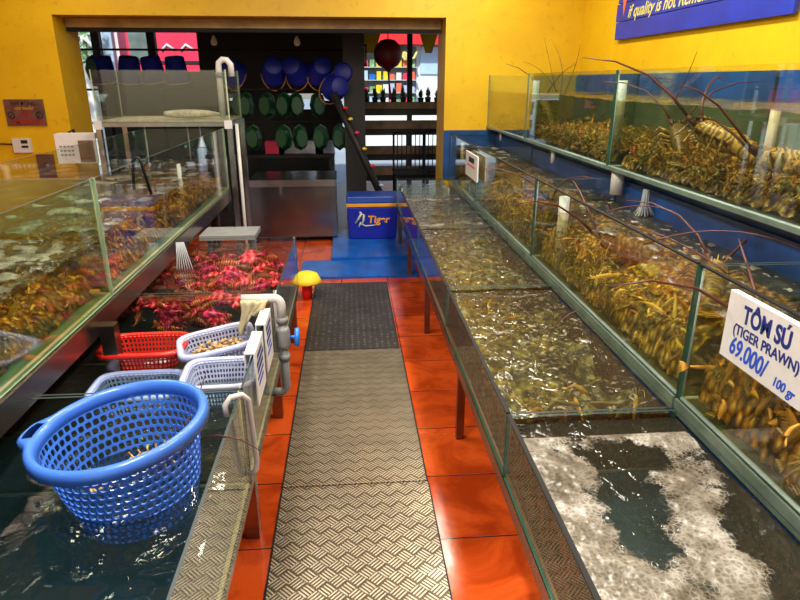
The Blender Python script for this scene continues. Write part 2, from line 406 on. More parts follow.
def water(label, x0, x1, y0, y1, z0, zw, top, side, amp=.006, res=.022, seed=0, fs=6.0, extra=None, clear_x='both'):
    nx = max(4, int((x1-x0)/res)); ny = max(4, int((y1-y0)/res))
    b = MB(); vs = []; fs_ = []
    for j in range(ny+1):
        for i in range(nx+1):
            x = x0+(x1-x0)*i/nx; y = y0+(y1-y0)*j/ny
            h = noise.noise(Vector((x*fs, y*fs, seed*7.3)))*amp + noise.noise(Vector((x*fs*3.1, y*fs*3.1, seed*3.1+5)))*amp*.45
            if extra: h += extra(x, y)
            vs.append((x, y, zw+h))
    for j in range(ny):
        for i in range(nx):
            a = j*(nx+1)+i; fs_.append((a, a+1, a+nx+2, a+nx+1))
    b.add(vs, fs_, 0, True)
    if side:
        row = lambda j: [vs[j*(nx+1)+i] for i in range(nx+1)]
        colm = lambda i: [vs[j*(nx+1)+i] for j in range(ny+1)]
        for line, rev in ((row(0), 0), (row(ny), 1), (colm(0), 1), (colm(nx), 0)):
            n = len(line); q = list(line) + [(p[0], p[1], z0) for p in line]
            ff = [(k+1, k, n+k, n+k+1) if not rev else (k, k+1, n+k+1, n+k) for k in range(n-1)]
            b.add(q, ff, 1, False)
    return tag(b.build('tank_water', [M[top], M[side]] if side else [M[top]]), label, 'water', kind='stuff')

# --- low tanks on the right, along the aisle
R1 = [(.28, 1.625, 'nearest', 'bed_teal', 'w_dark'), (1.635, 2.865, 'second', 'bed_green', 'w_olive'), (2.875, 4.215, 'third', 'bed_green', 'w_olive'), (4.225, 5.62, 'fourth', 'bed_dark', 'w_olive')]
R1L = ['low glass tank with thick foam on its water, nearest on the right of the aisle',
       'low glass tank right of the aisle, just beyond the foamy one, olive brown water',
       'low glass tank right of the aisle beside the dark wet mat, third from the camera',
       'low glass tank right of the aisle, last full length one before the doorway']
W1L = ['dark teal water under white foam in the nearest low tank on the right', 'olive brown rippled water in the low tank just beyond the foamy one',
       'olive water with a pale streak in the third low tank on the right', 'choppy brown water in the last low tank on the right before the doorway']
for i, (a, c, _, bed, wt) in enumerate(R1):
    tank(R1L[i], .455, .990, a, c, .42, .642, 'x-', bed=bed, em='edge', seal='seal_brown', rim=True, gf='glass_soft')
    water(W1L[i], .466, .980, a+.011, c-.011, .435, .618, wt, 'side_brown', .007 if i else .004, seed=i+1, res=.016)
tank('small glass tank at the end of the right row, standing inside the doorway', .46, .90, 5.66, 6.25, .42, .672, 'x-', bed='bed_dark', em='edge_light', seal=None)
water('rippled water in the small tank standing inside the doorway', .47, .89, 5.672, 6.238, .435, .61, 'w_dark', None, .006, seed=9)
def stand(label, x0, x1, y0, y1, zt, zb, legs, mat='steel_warm', lw=.035, leg_x=None, rail_h=.05):
    t = empty('tank_stand', label, 'stand', ((x0+x1)/2, (y0+y1)/2, 0))
    ox, oy = (x0+x1)/2, (y0+y1)/2
    for (xa, xb) in ((x0, x0+.04), (x1-.04, x1)):
        b = MB(); b.box(xa-ox, xb-ox, y0-oy, y1-oy, zt-rail_h, zt); bev(b.build('rail', M[mat], t), .003)
    for y in (y0, y1-.04):
        b = MB(); b.box(x0+.041-ox, x1-.041-ox, y-oy, y+.04-oy, zt-rail_h, zt-.001); b.build('crossbar', M[mat], t)
    for (x, y, *top) in legs:
        l = MB(); l.box(x-lw/2-ox, x+lw/2-ox, y-lw/2-oy, y+lw/2-oy, .0, top[0] if top else zt-rail_h-.0005); o = bev(l.build('leg', M[mat], t), .002)
    return t
stand('stained steel stand with square legs under the low tanks right of the aisle', .452, .955, .28, 6.25, .418, 0,
      [(x, y) for y in (1.22, 2.53, 3.83, 5.1, 6.1) for x in (.482, .92)])

# --- middle tier on the right
R2 = [(.22, 1.640), (1.650, 3.290), (3.300, 4.940), (4.950, 6.265)]
R2L = ['waist high glass tank nearest on the right, white price board hung on its front', 'waist high glass tank on the right, second from the camera, full of golden prawns',
       'third waist high glass tank on the right, small white card on its far end', 'waist high glass tank on the right against the back wall below the blue band']
W2L = ['amber water in the waist high tank behind the white price board', 'amber water crossed by dark antennae in the second waist high tank on the right',
       'amber rippled water in the third waist high tank on the right', 'brown water in the waist high tank touching the back wall']
for i, (a, c) in enumerate(R2):
    tank(R2L[i], .992, 1.452, a, c, .662, 1.10, 'x-', back_mat='blue_wall', bed='bed_green', em='edge', seal='seal_blue', lip=.009, lip0=-.038, rim=True)
    water(W2L[i], 1.003, 1.440, a+.011, c-.011, .678, .985, 'w_amber', 'side_olive', .016, seed=20+i, fs=4.5)
# --- upper tier on the right
R3 = [(.30, 1.645), (1.655, 3.255), (3.265, 4.895), (4.905, 6.29)]
R3L = ['upper right glass tank nearest the camera beside the blue board', 'upper right glass tank under the blue board with lobsters inside',
       'upper right glass tank, second from the back wall, golden prawns along its floor', 'upper right glass tank in the corner against the yellow back wall']
W3L = ['water in the upper right tank nearest the camera', 'murky water in the upper right tank that holds the lobsters', 'murky water in the upper right tank, second from the back wall', 'clear water in the corner tank against the yellow back wall']
for i, (a, c) in enumerate(R3):
    tank(R3L[i], 1.36, 2.235, a, c, 1.158, 1.650, 'x-', back_mat='blue_wall', bed='murk', em='edge', seal='seal_blue', te='edge', lip=.016, stain=.33)
    water(W3L[i], 1.371, 2.224, a+.011, c-.011, 1.172, 1.505, 'w_amber', 'side_grey', .012, seed=40+i, fs=4, res=.03)

# --- upper tier on the left
L2 = [(.62, 2.525), (2.535, 5.215)]
L2L = ['greenish glass tank at waist height, nearest on the left', 'long waist high glass tank on the left, black rod hooked over its front']
W2 = ['foamy pale water in the nearest waist high tank on the left', 'brownish water in the long waist high tank on the left']
for i, (a, c) in enumerate(L2):
    tank(L2L[i], -1.62, -1.0, a, c, .755, 1.24, 'x+', bed='bed_pale', gm='glass_green' if i == 0 else 'glass', em='edge_light', seal='seal')
    water(W2[i], -1.609, -1.011, a+.011, c-.011, .769, 1.0, 'w_amber', 'side_olive', .014, seed=60+i, fs=4)
stand('steel stand carrying the waist high tanks on the left', -1.63, -.985, .62, 5.2, .753, 0,
      [(-1.005, .70), (-.957, 2.33, .705), (-1.005, 4.6), (-1.6, .7), (-1.6, 2.4), (-1.6, 4.6)], 'steel_warm', .055, rail_h=.085)
# --- small top tank on a steel frame at the back left
t = empty('tank_stand', 'tall bright steel frame under the small high tank at the back left', 'stand', (-1.47, 5.56, 0))
b = MB()
for y in (-.30, .30): b.box(-.53, .53, y-.02, y+.02, 1.253, 1.285)
b.box(-.53, -.49, -.279, .279, 1.254, 1.284); b.box(.49, .53, -.279, .279, 1.254, 1.284)
b.build('top_frame', M['steel'], t)
for x, y in ((-.51, -.30), (.51, -.30), (-.51, .30), (.51, .30)):
    b = MB(); b.box(x-.02, x+.02, y-.02, y+.02, 0, 1.2525); b.build('leg', M['steel'], t)
b = MB(); b.tube([(.56, -.27, 0), (.56, -.27, 1.27)], .014, 10); b.build('drain_tube', M['pvc'], t)
for x in (-.505, .505):
    b = MB(); b.box(x-.03, x+.03, -.335, -.3205, 1.235, 1.30); b.build('corner_cap', M['white'], t)
tank('small high glass tank on a bright steel frame at the back left', -1.99, -.955, 5.27, 5.85, 1.287, 1.68, 'x+', bed='sludge', gm='glass_dirty', em='edge_light', seal='seal')
t = empty('air_pipe', 'white pipe bent over the corner of the small high tank', 'pipe', (-1.02, 5.33, 1.30))
b = MB(); b.tube([(0,0,.02),(0,0,.38),(0.005,0,.43),(.035,0,.455),(.07,0,.45),(.095,0,.42),(.098,0,.33)], .024, 12); b.build('pipe', M['pvc'], t)
b = MB(); b.tube([(0.,0,.32),(0,0,.36)], .029, 12); b.build('coupling', M['pvc_grey'], t)
b = MB()  # filter sack lying in it
prof = []
for k in range(13):
    u = k/12; prof.append((-.22+.44*u, .035*math.sin(PI*min(1, .12+u*.9))**.5))
b.tube([(x, .02*math.sin(x*9), .0) for x, r in prof], [max(.006, r) for x, r in prof], 12)
tag(b.build('filter_sack', M['sludge'], loc=(-1.28, 5.42, 1.342)), 'pale filter sack lying on the floor of the small high tank', 'sack')

# --- low tanks on the left
L1L = ['low glass tank nearest on the left holding the big blue basket', 'low glass tank in the middle on the left holding the small baskets', 'low glass tank at the far left end full of red fish']
LY = [(.45, 1.765), (1.775, 2.745), (2.755, 3.86)]
for i, (a, c) in enumerate(LY):
    tank(L1L[i], -1.42, -.355, a, c, .335, (.690, .690, .672)[i], 'x+', bed=('bed_teal', 'bed_dark', 'edge_dark')[i], em='edge_dark', seal='seal', back_mat='bed_dark')
water('dark teal rippled water around the big blue basket', -1.41, -.366, .461, 1.754, .35, .560, 'w_teal', None, .012, seed=70, fs=7)
water('dark water around the small baskets in the middle left tank', -1.41, -.366, 1.786, 2.734, .35, .500, 'w_dark', None, .006, seed=71)
water('clear dark water over the red fish in the far left tank', -1.41, -.366, 2.766, 3.849, .35, .640, 'w_clear', None, .005, seed=72)
stand('steel stand with square legs under the low tanks left of the aisle', -1.41, -.362, .45, 3.86, .333, 0,
      [(-.395, .9), (-.395, 1.93), (-.395, 2.80), (-.395, 3.75), (-1.37, .9), (-1.37, 2.6), (-1.37, 3.75)], 'steel_warm', .05, rail_h=.05)
b = MB(); b.box(-.35, -.0, 0, .26, -.012, .018)
for x in (-.32, -.06):
    for y in (.08, .20): b.box(x, x+.03, y, y+.03, -.64, -.0125)
tag(b.build('side_table', M['pvc_grey'], loc=(-.62, 3.93, .65)), 'small grey topped table standing behind the red fish tank', 'table')

# ------------------------------------------------------------------ foam
def foam(label, x0, x1, y0, y1, z, mask, res=.0055, seed=0, h=.010, ds=1.0):
    nx = int((x1-x0)/res); ny = int((y1-y0)/res); idx = {}; b = MB(); vs = []; fs = []; th = []
    def gv(i, j):
        if (i, j) not in idx:
            x = x0+i*res; y = y0+j*res; m = mask(x, y)
            c = noise.voronoi(Vector((x*75, y*75, seed)))[0][0]
            c2 = noise.voronoi(Vector((x*30, y*30, seed+3)))[0][0]
            idx[(i, j)] = len(vs); th.append(min(1, max(0, m*7*ds)))
            vs.append((x, y, z + min(1, max(0, m)*5)*h*(.4 + .6*math.sqrt(max(0, 1-c*c*1.4)) + .35*math.sqrt(max(0, 1-c2*c2*1.3)))))
        return idx[(i, j)]
    for j in range(ny):
        for i in range(nx):
            if mask(x0+(i+.5)*res, y0+(j+.5)*res) > 0: fs.append((gv(i, j), gv(i+1, j), gv(i+1, j+1), gv(i, j+1)))
    b.add(vs, fs, 0, True); o = b.build('foam', M['foam'])
    at = o.data.attributes.new('thickness', 'FLOAT', 'POINT'); at.data.foreach_set('value', th)
    return tag(o, label, 'foam', kind='stuff')
def foam_mat():
    m, nt, out = newmat('foam'); p = N(nt, 'ShaderNodeBsdfPrincipled'); tc = N(nt, 'ShaderNodeTexCoord')
    v = N(nt, 'ShaderNodeTexVoronoi', feature='DISTANCE_TO_EDGE'); v.inputs['Scale'].default_value = 80; L(nt, tc.outputs['Object'], v.inputs['Vector'])
    big = noise_tex(nt, 8, 5, .65, .6); fine = ramp(nt, v.outputs['Distance'], [(0, (1,.98,.94)), (.10, (.70,.66,.58)), (.30, (.30,.27,.21))])
    tone = ramp(nt, big, [(.36, (.10,.085,.06)), (.50, (.24,.215,.175)), (.66, (.50,.48,.44))])
    mx = N(nt, 'ShaderNodeMix', data_type='RGBA', blend_type='MULTIPLY'); mx.inputs[0].default_value = .7
    L(nt, tone, mx.inputs[6]); L(nt, fine, mx.inputs[7]); L(nt, mx.outputs[2], p.inputs['Base Color'])
    p.inputs['Roughness'].default_value = .3
    # the film thins out to clear bubbles towards its rim
    at = N(nt, 'ShaderNodeAttribute', attribute_name='thickness')
    n = noise_tex(nt, 60, 4, .7); ad = N(nt, 'ShaderNodeMath', operation='ADD'); L(nt, n, ad.inputs[0]); L(nt, at.outputs['Fac'], ad.inputs[1])
    ed = N(nt, 'ShaderNodeMath', operation='LESS_THAN'); L(nt, v.outputs['Distance'], ed.inputs[0]); ed.inputs[1].default_value = .06
    e2 = N(nt, 'ShaderNodeMath', operation='MULTIPLY_ADD'); L(nt, ed.outputs[0], e2.inputs[0]); e2.inputs[1].default_value = .22; L(nt, ad.outputs[0], e2.inputs[2])
    a = ramp(nt, e2.outputs[0], [(.55, (0,)*3), (.80, (.55,)*3), (1.0, (.96,)*3)])
    tr = N(nt, 'ShaderNodeBsdfTransparent'); ms = N(nt, 'ShaderNodeMixShader')
    L(nt, a, ms.inputs[0]); L(nt, tr.outputs[0], ms.inputs[1]); L(nt, p.outputs[0], ms.inputs[2])
    L(nt, ms.outputs[0], out.inputs[0]); return m
M['foam'] = foam_mat()
def sm(a, b, x): t = max(0, min(1, (x-a)/(b-a))); return t*t*(3-2*t)
def fm(x, y):
    n = noise.fractal(Vector((x*7, y*7, 1.3)), 1, 2, 4)*.16 + noise.noise(Vector((x*30, y*30, 4)))*.04
    left = .60 + .14*sm(1.25, .85, y) + .02 - x      # broad band along the aisle glass
    far = y - (1.44 + .02*math.sin(x*12))             # band along the far divider
    arm = .055 - abs(x - (.885 - .25*(1.45-y))) * .75 - .25*max(0, .98-y)*2 if y > .95 else -.2
    lone = .05 - math.hypot(x-.80, (y-1.03)*.9)*.8
    top = 1.525 - y
    return min(max(left*1.2, far*1.2, arm, lone) + n, top*8 + .05)
foam('thick white foam floating in the nearest low tank on the right', .470, .970, .42, 1.56, .620, fm, .0055)
def band(yc, w, x0=.47, x1=.968, s=0):
    return lambda x, y: w - abs(y - yc - .03*math.sin((x-x0)*9+s)) + noise.fractal(Vector((x*12, y*12, s)), 1, 2, 3)*w*1.6
foam('thin white foam line along the far side of the second low tank on the right', .475, .95, 2.70, 2.86, .620, band(2.80, .012, s=2), .008, 2, .004)
foam('white foam patches across the near side of the last low tank before the doorway', .475, .95, 4.24, 4.62, .621, band(4.36, .05, s=5), .007, 3, .006)
foam('white foam streaks at the doorway end of the last low tank on the right', .475, .95, 5.05, 5.6, .621, band(5.35, .05, s=9), .008, 4, .005)
foam('white froth on the water of the waist high tank by the price board', 1.0, 1.43, 1.40, 1.63, .990, band(1.52, .03, s=1), .008, 5, .008)
foam('white froth on the water of the third waist high tank on the right', .99, 1.43, 3.32, 3.9, .990, band(3.6, .05, s=3), .008, 6, .006)
def fl(x, y): return noise.fractal(Vector((x*15, y*11, 2.2)), 1, 2, 4)*.5 - .03 - .5*max(0, 1.45-y)+ .25*max(0, -1.0-x)
foam('pale froth covering the water of the nearest waist high tank on the left', -1.60, -1.02, 1.1, 2.5, 1.003, fl, .012, 7, .008)
foam('froth splashing near the front of the long waist high tank on the left', -1.60, -1.02, 2.6, 3.5, 1.003, lambda x, y: noise.fractal(Vector((x*9, y*7, 8)), 1, 2, 4)*.5 - .12 + .5*max(0, x+1.25), .012, 8, .014)

def flecks(s, t=.17, sc=16): return lambda x, y: (noise.fractal(Vector((x*sc, y*sc*.7, s)), 1, 2, 3) - t*1.6 + .35*noise.noise(Vector((x*3, y*3, s))))*.6  # froth specks, also painted in for streaks of reflected street light
foam('scattered froth flecks and painted glints on the second low tank on the right', .475, .97, 1.67, 2.84, .619, flecks(3.3, .50, 30), .005, 11, .004, 2)
foam('scattered froth flecks and painted glints on the third low tank on the right', .475, .97, 2.91, 4.19, .619, flecks(5.1, .44, 26), .006, 12, .004, 2)
foam('froth flecks and painted glints on the second waist high tank on the right', 1.01, 1.43, 1.68, 3.26, .990, flecks(7.7, .34, 20), .006, 13, .006, 2)
foam('froth flecks and painted glints on the last waist high tank on the right by the back wall', 1.01, 1.43, 4.97, 6.24, .990, flecks(9.2, .15, 12), .010, 14, .006, 2)
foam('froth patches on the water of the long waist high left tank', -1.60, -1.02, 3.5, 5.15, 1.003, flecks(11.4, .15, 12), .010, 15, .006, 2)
# ------------------------------------------------------------------ prawns, lobsters, fish
def prawn_geo(curl, seed, fine=True):
    rnd = random.Random(seed); b = MB()
    n = 15; Lb = 1.0; pts = []; rad = []
    x, z, a = .5, 0, 0
    for k in range(n):
        u = k/(n-1); pts.append((x, z)); a = curl*max(0, u-.25)*1.6
        step = Lb/(n-1); x -= math.cos(a)*step; z -= math.sin(a)*step
        r = .085*min(1, (u+.02)*7)**.6 if u < .38 else .088*(1-(u-.38)*1.05)
        if u > .38 and k % 2 == 0: r *= 1.13
        rad.append(max(.012, r))
    ns = 8; vs = []
    for (px, pz), r in zip(pts, rad):
        for j in range(ns):
            t = 2*PI*j/ns; vs.append((px, math.cos(t)*r*.75, pz+math.sin(t)*r))
    fs = []
    for i in range(n-1):
        for j in range(ns):
            j2 = (j+1) % ns; fs.append((i*ns+j, i*ns+j2, (i+1)*ns+j2, (i+1)*ns+j))
    fs.append(tuple(range(ns))); b.add(vs, fs, 0, True)
    body = b
    ex, ez = pts[-1]; dx = math.cos(a); dz = math.sin(a)
    tail = MB()
    for q in (-1, -.5, 0, .5, 1):
        w = .035; l = .17
        e = Vector((ex - dx*l, q*.10, ez - dz*l)); s = Vector((ex+.01, q*.012, ez)); sd = Vector((0, 1, 0))*w
        m = s.lerp(e, .6)
        tail.add([s - sd*.3, s + sd*.3, m + sd, e + sd*.3, e - sd*.3, m - sd, m + Vector((0, 0, .012)), m - Vector((0, 0, .012))],
              [(0,6,1),(1,6,2),(2,6,3),(3,6,4),(4,6,5),(5,6,0),(1,7,0),(2,7,1),(3,7,2),(4,7,3),(5,7,4),(0,7,5)], 0, True)
    legs = MB()
    for k in range(5):
        for sgn in (-1, 1):
            i = 1+k; px, pz = pts[i]
            legs.tube([(px, sgn*.04, pz-.06), (px+.05, sgn*.10, pz-.12), (px+.02+rnd.uniform(-.04,.04), sgn*.10, pz-.22)], [.011, .008, .004], 4, cap=False)
    for k in range(5):
        px, pz = pts[6+k]; legs.tube([(px, .0, pz-rad[6+k]*.8), (px+.03, .0, pz-rad[6+k]-.06)], [.016, .006], 4, cap=False)
    ant = MB()
    ant.tube([(.5, 0, .03), (.60, 0, .055), (.70, 0, .085)], [.022, .012, .002], 4)
    for sgn in (-1, 1):
        q = rnd.uniform(.2, .6)
        ant.tube([(.49, sgn*.03, 0), (.62, sgn*.10, .10*q), (.55, sgn*.26, .22*q), (.20, sgn*.34, .26*q), (-.25, sgn*.36, .1)], [.007, .006, .005, .004, .002], 3, cap=False)
        ant.tube([(.49, sgn*.02, -.02), (.66, sgn*.05, -.02), (.78, sgn*.09, .02)], [.006, .004, .002], 3, cap=False)
    eye = MB()
    for sgn in (-1, 1): eye.tube([(.47, sgn*.05, .05), (.48, sgn*.085, .06)], [.010, .020], 5)
    return body, tail, legs, ant, eye
GEO = [prawn_geo(c, s) for c, s in ((.5, 1), (1.5, 2), (2.4, 3), (.1, 4), (3.4, 5))]
def merged(parts, name, mats):
    b = MB()
    for k, (g, mi) in enumerate(parts): b.add(g.v, [tuple(f) for f in g.f], mi, True)
    return b
VM = {}
for gi, g in enumerate(GEO):
    for mi, mn in enumerate(('prawn', 'prawn2', 'prawn3', 'prawn4')):
        mm = merged([(g[0], 0), (g[1], 0), (g[2], 0), (g[3], 1), (g[4], 2)], 'prawn', None)
        VM[(gi, mi)] = (mm, mm.mesh('prawn', [M[mn], M['antenna'] if mi else M[mn], M['eye']]))
PR = []     # (location, euler, scale, geo, mat, key)
def scatter(n, x0, x1, y0, y1, zf, ztop, key, size=(.10, .16), mats=(0, 0, 1, 2), bias=0, flat=False):
    for _ in range(n):
        u = R()**(1+bias); x = x0 + (x1-x0)*u; y = U(y0, y1)
        z = U(zf, ztop(x, y)) if not flat else U(zf, ztop(x, y))
        e = (U(-.7, .7), U(-.6, .6), U(0, 2*PI)) if flat else (U(-1.2, 1.2), U(-1.3, 1.3), U(0, 2*PI))
        if flat and noise.noise(Vector((x*5, y*4, 12.5))) < -.06: continue
        PR.append((Vector((x, y, z)), e, U(*size), random.randrange(5), random.choice(mats), key))
def hump(base, amp, s=3, seed=0): return lambda x, y: base + amp*(.5+.5*noise.noise(Vector((x*s, y*s, seed)))*1.6)
scatter(120, 1.04, 1.36, .85, 1.56, .74, hump(.86, .07, 4, 1), 'r2a', (.11, .17), (1, 1, 0), .6)
scatter(330, 1.04, 1.36, 1.74, 3.22, .73, hump(.83, .10, 3, 2), 'r2b', (.08, .12), (0, 0, 0, 1, 2), .8)
scatter(330, 1.04, 1.36, 3.38, 4.88, .73, hump(.82, .10, 3, 3), 'r2c', (.07, .11), (0, 0, 0, 2), .8)
scatter(220, 1.04, 1.36, 5.02, 6.18, .73, hump(.82, .09, 3, 4), 'r2d', (.07, .11), (0, 0, 2), .8)
scatter(420, 1.43, 1.80, 1.74, 3.18, 1.22, hump(1.26, .11, 3, 5), 'r3b', (.07, .11), (0, 0, 0, 1, 2), .8)
scatter(420, 1.43, 1.80, 3.34, 4.82, 1.22, hump(1.25, .10, 3, 6), 'r3c', (.07, .11), (0, 0, 0, 2), .8)
scatter(200, 1.43, 1.85, 4.98, 6.2, 1.22, hump(1.24, .09, 3, 7), 'r3d', (.07, .10), (0, 2, 2), .8)
scatter(200, -1.40, -1.06, 1.05, 2.46, .81, hump(.86, .08, 3, 8), 'l2a', (.07, .11), (0, 0, 1), 0)
scatter(520, -1.40, -1.06, 2.60, 5.15, .81, hump(.88, .08, 3, 9), 'l2b', (.06, .10), (0, 1, 1, 0), 0)
scatter(170, .52, .93, 1.70, 2.80, .52, hump(.57, .03), 'r1b', (.08, .13), (3, 2, 3, 3, 1, 0, 3), 0, True)
scatter(190, .52, .93, 2.94, 4.14, .52, hump(.57, .03), 'r1c', (.08, .13), (3, 2, 3, 3, 0), 0, True)
scatter(120, .52, .93, 4.30, 5.54, .50, hump(.56, .03), 'r1d', (.08, .13), (3, 3, 2), 0, True)
scatter(16, .70, .93, .60, 1.30, .50, hump(.54, .03), 'r1a', (.10, .14), (1, 3), 0, True)
PL = {'r1a': 'dark prawn under the teal water of the foamy low tank', 'r2a': 'large amber tiger prawn heaped behind the white price board', 'r2b': 'golden prawn in the second waist high tank on the right',
      'r2c': 'golden prawn in the third waist high tank on the right', 'r2d': 'golden prawn in the waist high tank by the back wall',
      'r3b': 'golden prawn in the upper right tank under the blue board', 'r3c': 'golden prawn in the upper right tank, second from the back wall',
      'r3d': 'small prawn in the upper right corner tank', 'l2a': 'amber prawn in the nearest waist high tank on the left',
      'l2b': 'amber prawn in the long waist high tank on the left', 'r1b': 'olive prawn under the water just beyond the foamy tank',
      'r1c': 'olive prawn under the water of the third low tank on the right', 'r1d': 'dark prawn under the water of the last low tank on the right'}
PG = {'r1a': 'prawns under the foam', 'r2a': 'tiger prawns behind the price board', 'r2b': 'prawns in the second waist high tank', 'r2c': 'prawns in the third waist high tank', 'r2d': 'prawns by the back wall',
      'r3b': 'prawns in the upper tank under the board', 'r3c': 'prawns in the upper tank second from the wall', 'r3d': 'prawns in the corner tank', 'l2a': 'prawns in the near left tank',
      'l2b': 'prawns in the long left tank', 'r1b': 'prawns in the second low tank', 'r1c': 'prawns in the third low tank', 'r1d': 'prawns in the last low tank'}
PR.sort(key=lambda p: (p[0] - Vector((0, 0, 1.6))).length / p[2] * (1 if p[5][:2] != 'r1' else 1.15))
NP = 300
rest = MB()
from mathutils import Euler
MI = {0: 0, 1: 1, 2: 2}
for k, (p, e, s, g, m, key) in enumerate(PR):
    if k < NP:
        o = bpy.data.objects.new('prawn', VM[(g, m)][1]); COL.objects.link(o); o.location = p; o.rotation_euler = e; o.scale = (s, s, s)
        tag(o, PL[key], 'prawn', PG[key])
    else:
        T = Matrix.LocRotScale(p, Euler(e), Vector((s, s, s))); mb = VM[(g, m)][0]; o0 = len(rest.v)
        rest.v += [tuple(T @ Vector(v)) for v in mb.v]
        rest.f += [tuple(i+o0 for i in f) for f in mb.f]; rest.m += [3 if q == 2 else (7 if m == 3 else m) for q in mb.m]; rest.sm += mb.sm
def mound(x0, x1, y0, y1, zb, top, mi, side, res=.02):
    """the packed mass of bodies: a lumpy bank, steep towards the front glass"""
    nx = max(6, int((x1-x0)/res)); ny = int((y1-y0)/res); vs = []
    for j in range(ny+1):
        for i in range(nx+1):
            u = i/nx; d = u if side == 'x-' else 1-u
            if side == 'flat': d = 1
            x = x0+(x1-x0)*u; y = y0+(y1-y0)*j/ny
            prof = min(1, d*6)**.5 + (.75*min(1, max(0, d-.15)*1.6) if side == 'x-' and zb < 1 else 0) if side != 'flat' else 1
            z = min(.935 if zb < 1 else 9, zb + (top(x, y)-zb)*prof) + .018*noise.noise(Vector((x*26, y*26, zb*9))) + .012*noise.noise(Vector((x*55, y*55, zb)))
            vs.append((x + .010*noise.noise(Vector((y*30, z*30, 3))), y, z))
    rest.add(vs, [(j*(nx+1)+i, j*(nx+1)+i+1, (j+1)*(nx+1)+i+1, (j+1)*(nx+1)+i) for j in range(ny) for i in range(nx)], mi, True)
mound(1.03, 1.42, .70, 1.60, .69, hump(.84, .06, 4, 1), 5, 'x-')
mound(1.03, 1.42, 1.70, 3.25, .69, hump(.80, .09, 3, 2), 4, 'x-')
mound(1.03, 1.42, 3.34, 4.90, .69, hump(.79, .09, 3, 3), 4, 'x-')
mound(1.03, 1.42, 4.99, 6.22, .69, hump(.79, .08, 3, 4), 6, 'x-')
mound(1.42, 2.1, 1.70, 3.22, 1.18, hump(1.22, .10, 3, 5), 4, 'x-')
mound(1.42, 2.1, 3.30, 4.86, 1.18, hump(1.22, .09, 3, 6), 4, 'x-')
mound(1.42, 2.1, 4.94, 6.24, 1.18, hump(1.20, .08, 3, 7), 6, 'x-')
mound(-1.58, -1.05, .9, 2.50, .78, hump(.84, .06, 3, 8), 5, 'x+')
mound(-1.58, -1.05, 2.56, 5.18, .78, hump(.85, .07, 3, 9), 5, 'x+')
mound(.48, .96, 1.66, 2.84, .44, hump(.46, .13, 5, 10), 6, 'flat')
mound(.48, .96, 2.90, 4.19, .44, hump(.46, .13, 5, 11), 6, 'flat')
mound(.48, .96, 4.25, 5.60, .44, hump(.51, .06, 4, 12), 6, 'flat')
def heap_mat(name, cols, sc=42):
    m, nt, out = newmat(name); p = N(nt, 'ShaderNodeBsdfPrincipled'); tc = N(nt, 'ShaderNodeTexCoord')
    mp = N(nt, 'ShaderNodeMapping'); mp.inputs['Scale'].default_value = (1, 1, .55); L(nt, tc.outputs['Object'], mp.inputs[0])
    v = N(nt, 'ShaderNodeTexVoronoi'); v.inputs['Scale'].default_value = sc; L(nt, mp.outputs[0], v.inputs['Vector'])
    c = ramp(nt, v.outputs['Distance'], [(.12, cols[3]), (.32, cols[2]), (.52, cols[1]), (.72, cols[0])])  # small bright cell cores paint glints into the heap colour
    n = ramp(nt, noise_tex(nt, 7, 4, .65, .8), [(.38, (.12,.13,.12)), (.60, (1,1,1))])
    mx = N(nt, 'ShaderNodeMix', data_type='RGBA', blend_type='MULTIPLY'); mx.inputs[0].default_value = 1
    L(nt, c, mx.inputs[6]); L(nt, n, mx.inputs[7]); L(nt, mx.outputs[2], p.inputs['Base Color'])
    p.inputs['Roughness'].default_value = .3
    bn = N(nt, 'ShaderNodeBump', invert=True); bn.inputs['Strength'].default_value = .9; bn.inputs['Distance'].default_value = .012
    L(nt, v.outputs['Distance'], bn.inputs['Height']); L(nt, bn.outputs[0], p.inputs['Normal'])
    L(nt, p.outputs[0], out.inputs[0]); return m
def critter_w(name, cols):
    m, nt, out = newmat(name); p = N(nt, 'ShaderNodeBsdfPrincipled')
    f = noise_tex(nt, 62, 4, .7, 1.2); L(nt, ramp(nt, f, [(.38, cols[0]), (.52, cols[1]), (.64, cols[2])]), p.inputs['Base Color'])
    p.inputs['Roughness'].default_value = .25; L(nt, p.outputs[0], out.inputs[0]); return m
WM = [critter_w('prawns_gold', ((.05,.022,.003), (.50,.27,.016), (1,.88,.26))), critter_w('prawns_amber', ((.05,.015,.003), (.55,.20,.014), (1,.68,.14))),
      critter_w('prawns_olive', ((.02,.018,.006), (.22,.15,.02), (.80,.68,.24)))]
tag(rest.build('prawn_swarm', WM + [M['eye'], heap_mat('heap_gold', ((.03,.016,.003),(.30,.15,.014),(.62,.38,.03),(.95,.80,.25))), heap_mat('heap_amber', ((.03,.012,.003),(.30,.11,.010),(.62,.28,.02),(.90,.62,.14))), heap_mat('heap_olive', ((.012,.012,.006),(.07,.06,.015),(.24,.18,.03),(.50,.38,.09)), 24), critter_w('prawns_dark', ((.02,.022,.010),(.10,.085,.02),(.34,.27,.06)))]), 'the many smaller golden prawns heaped farther back in the upper tanks', 'prawns', kind='stuff')

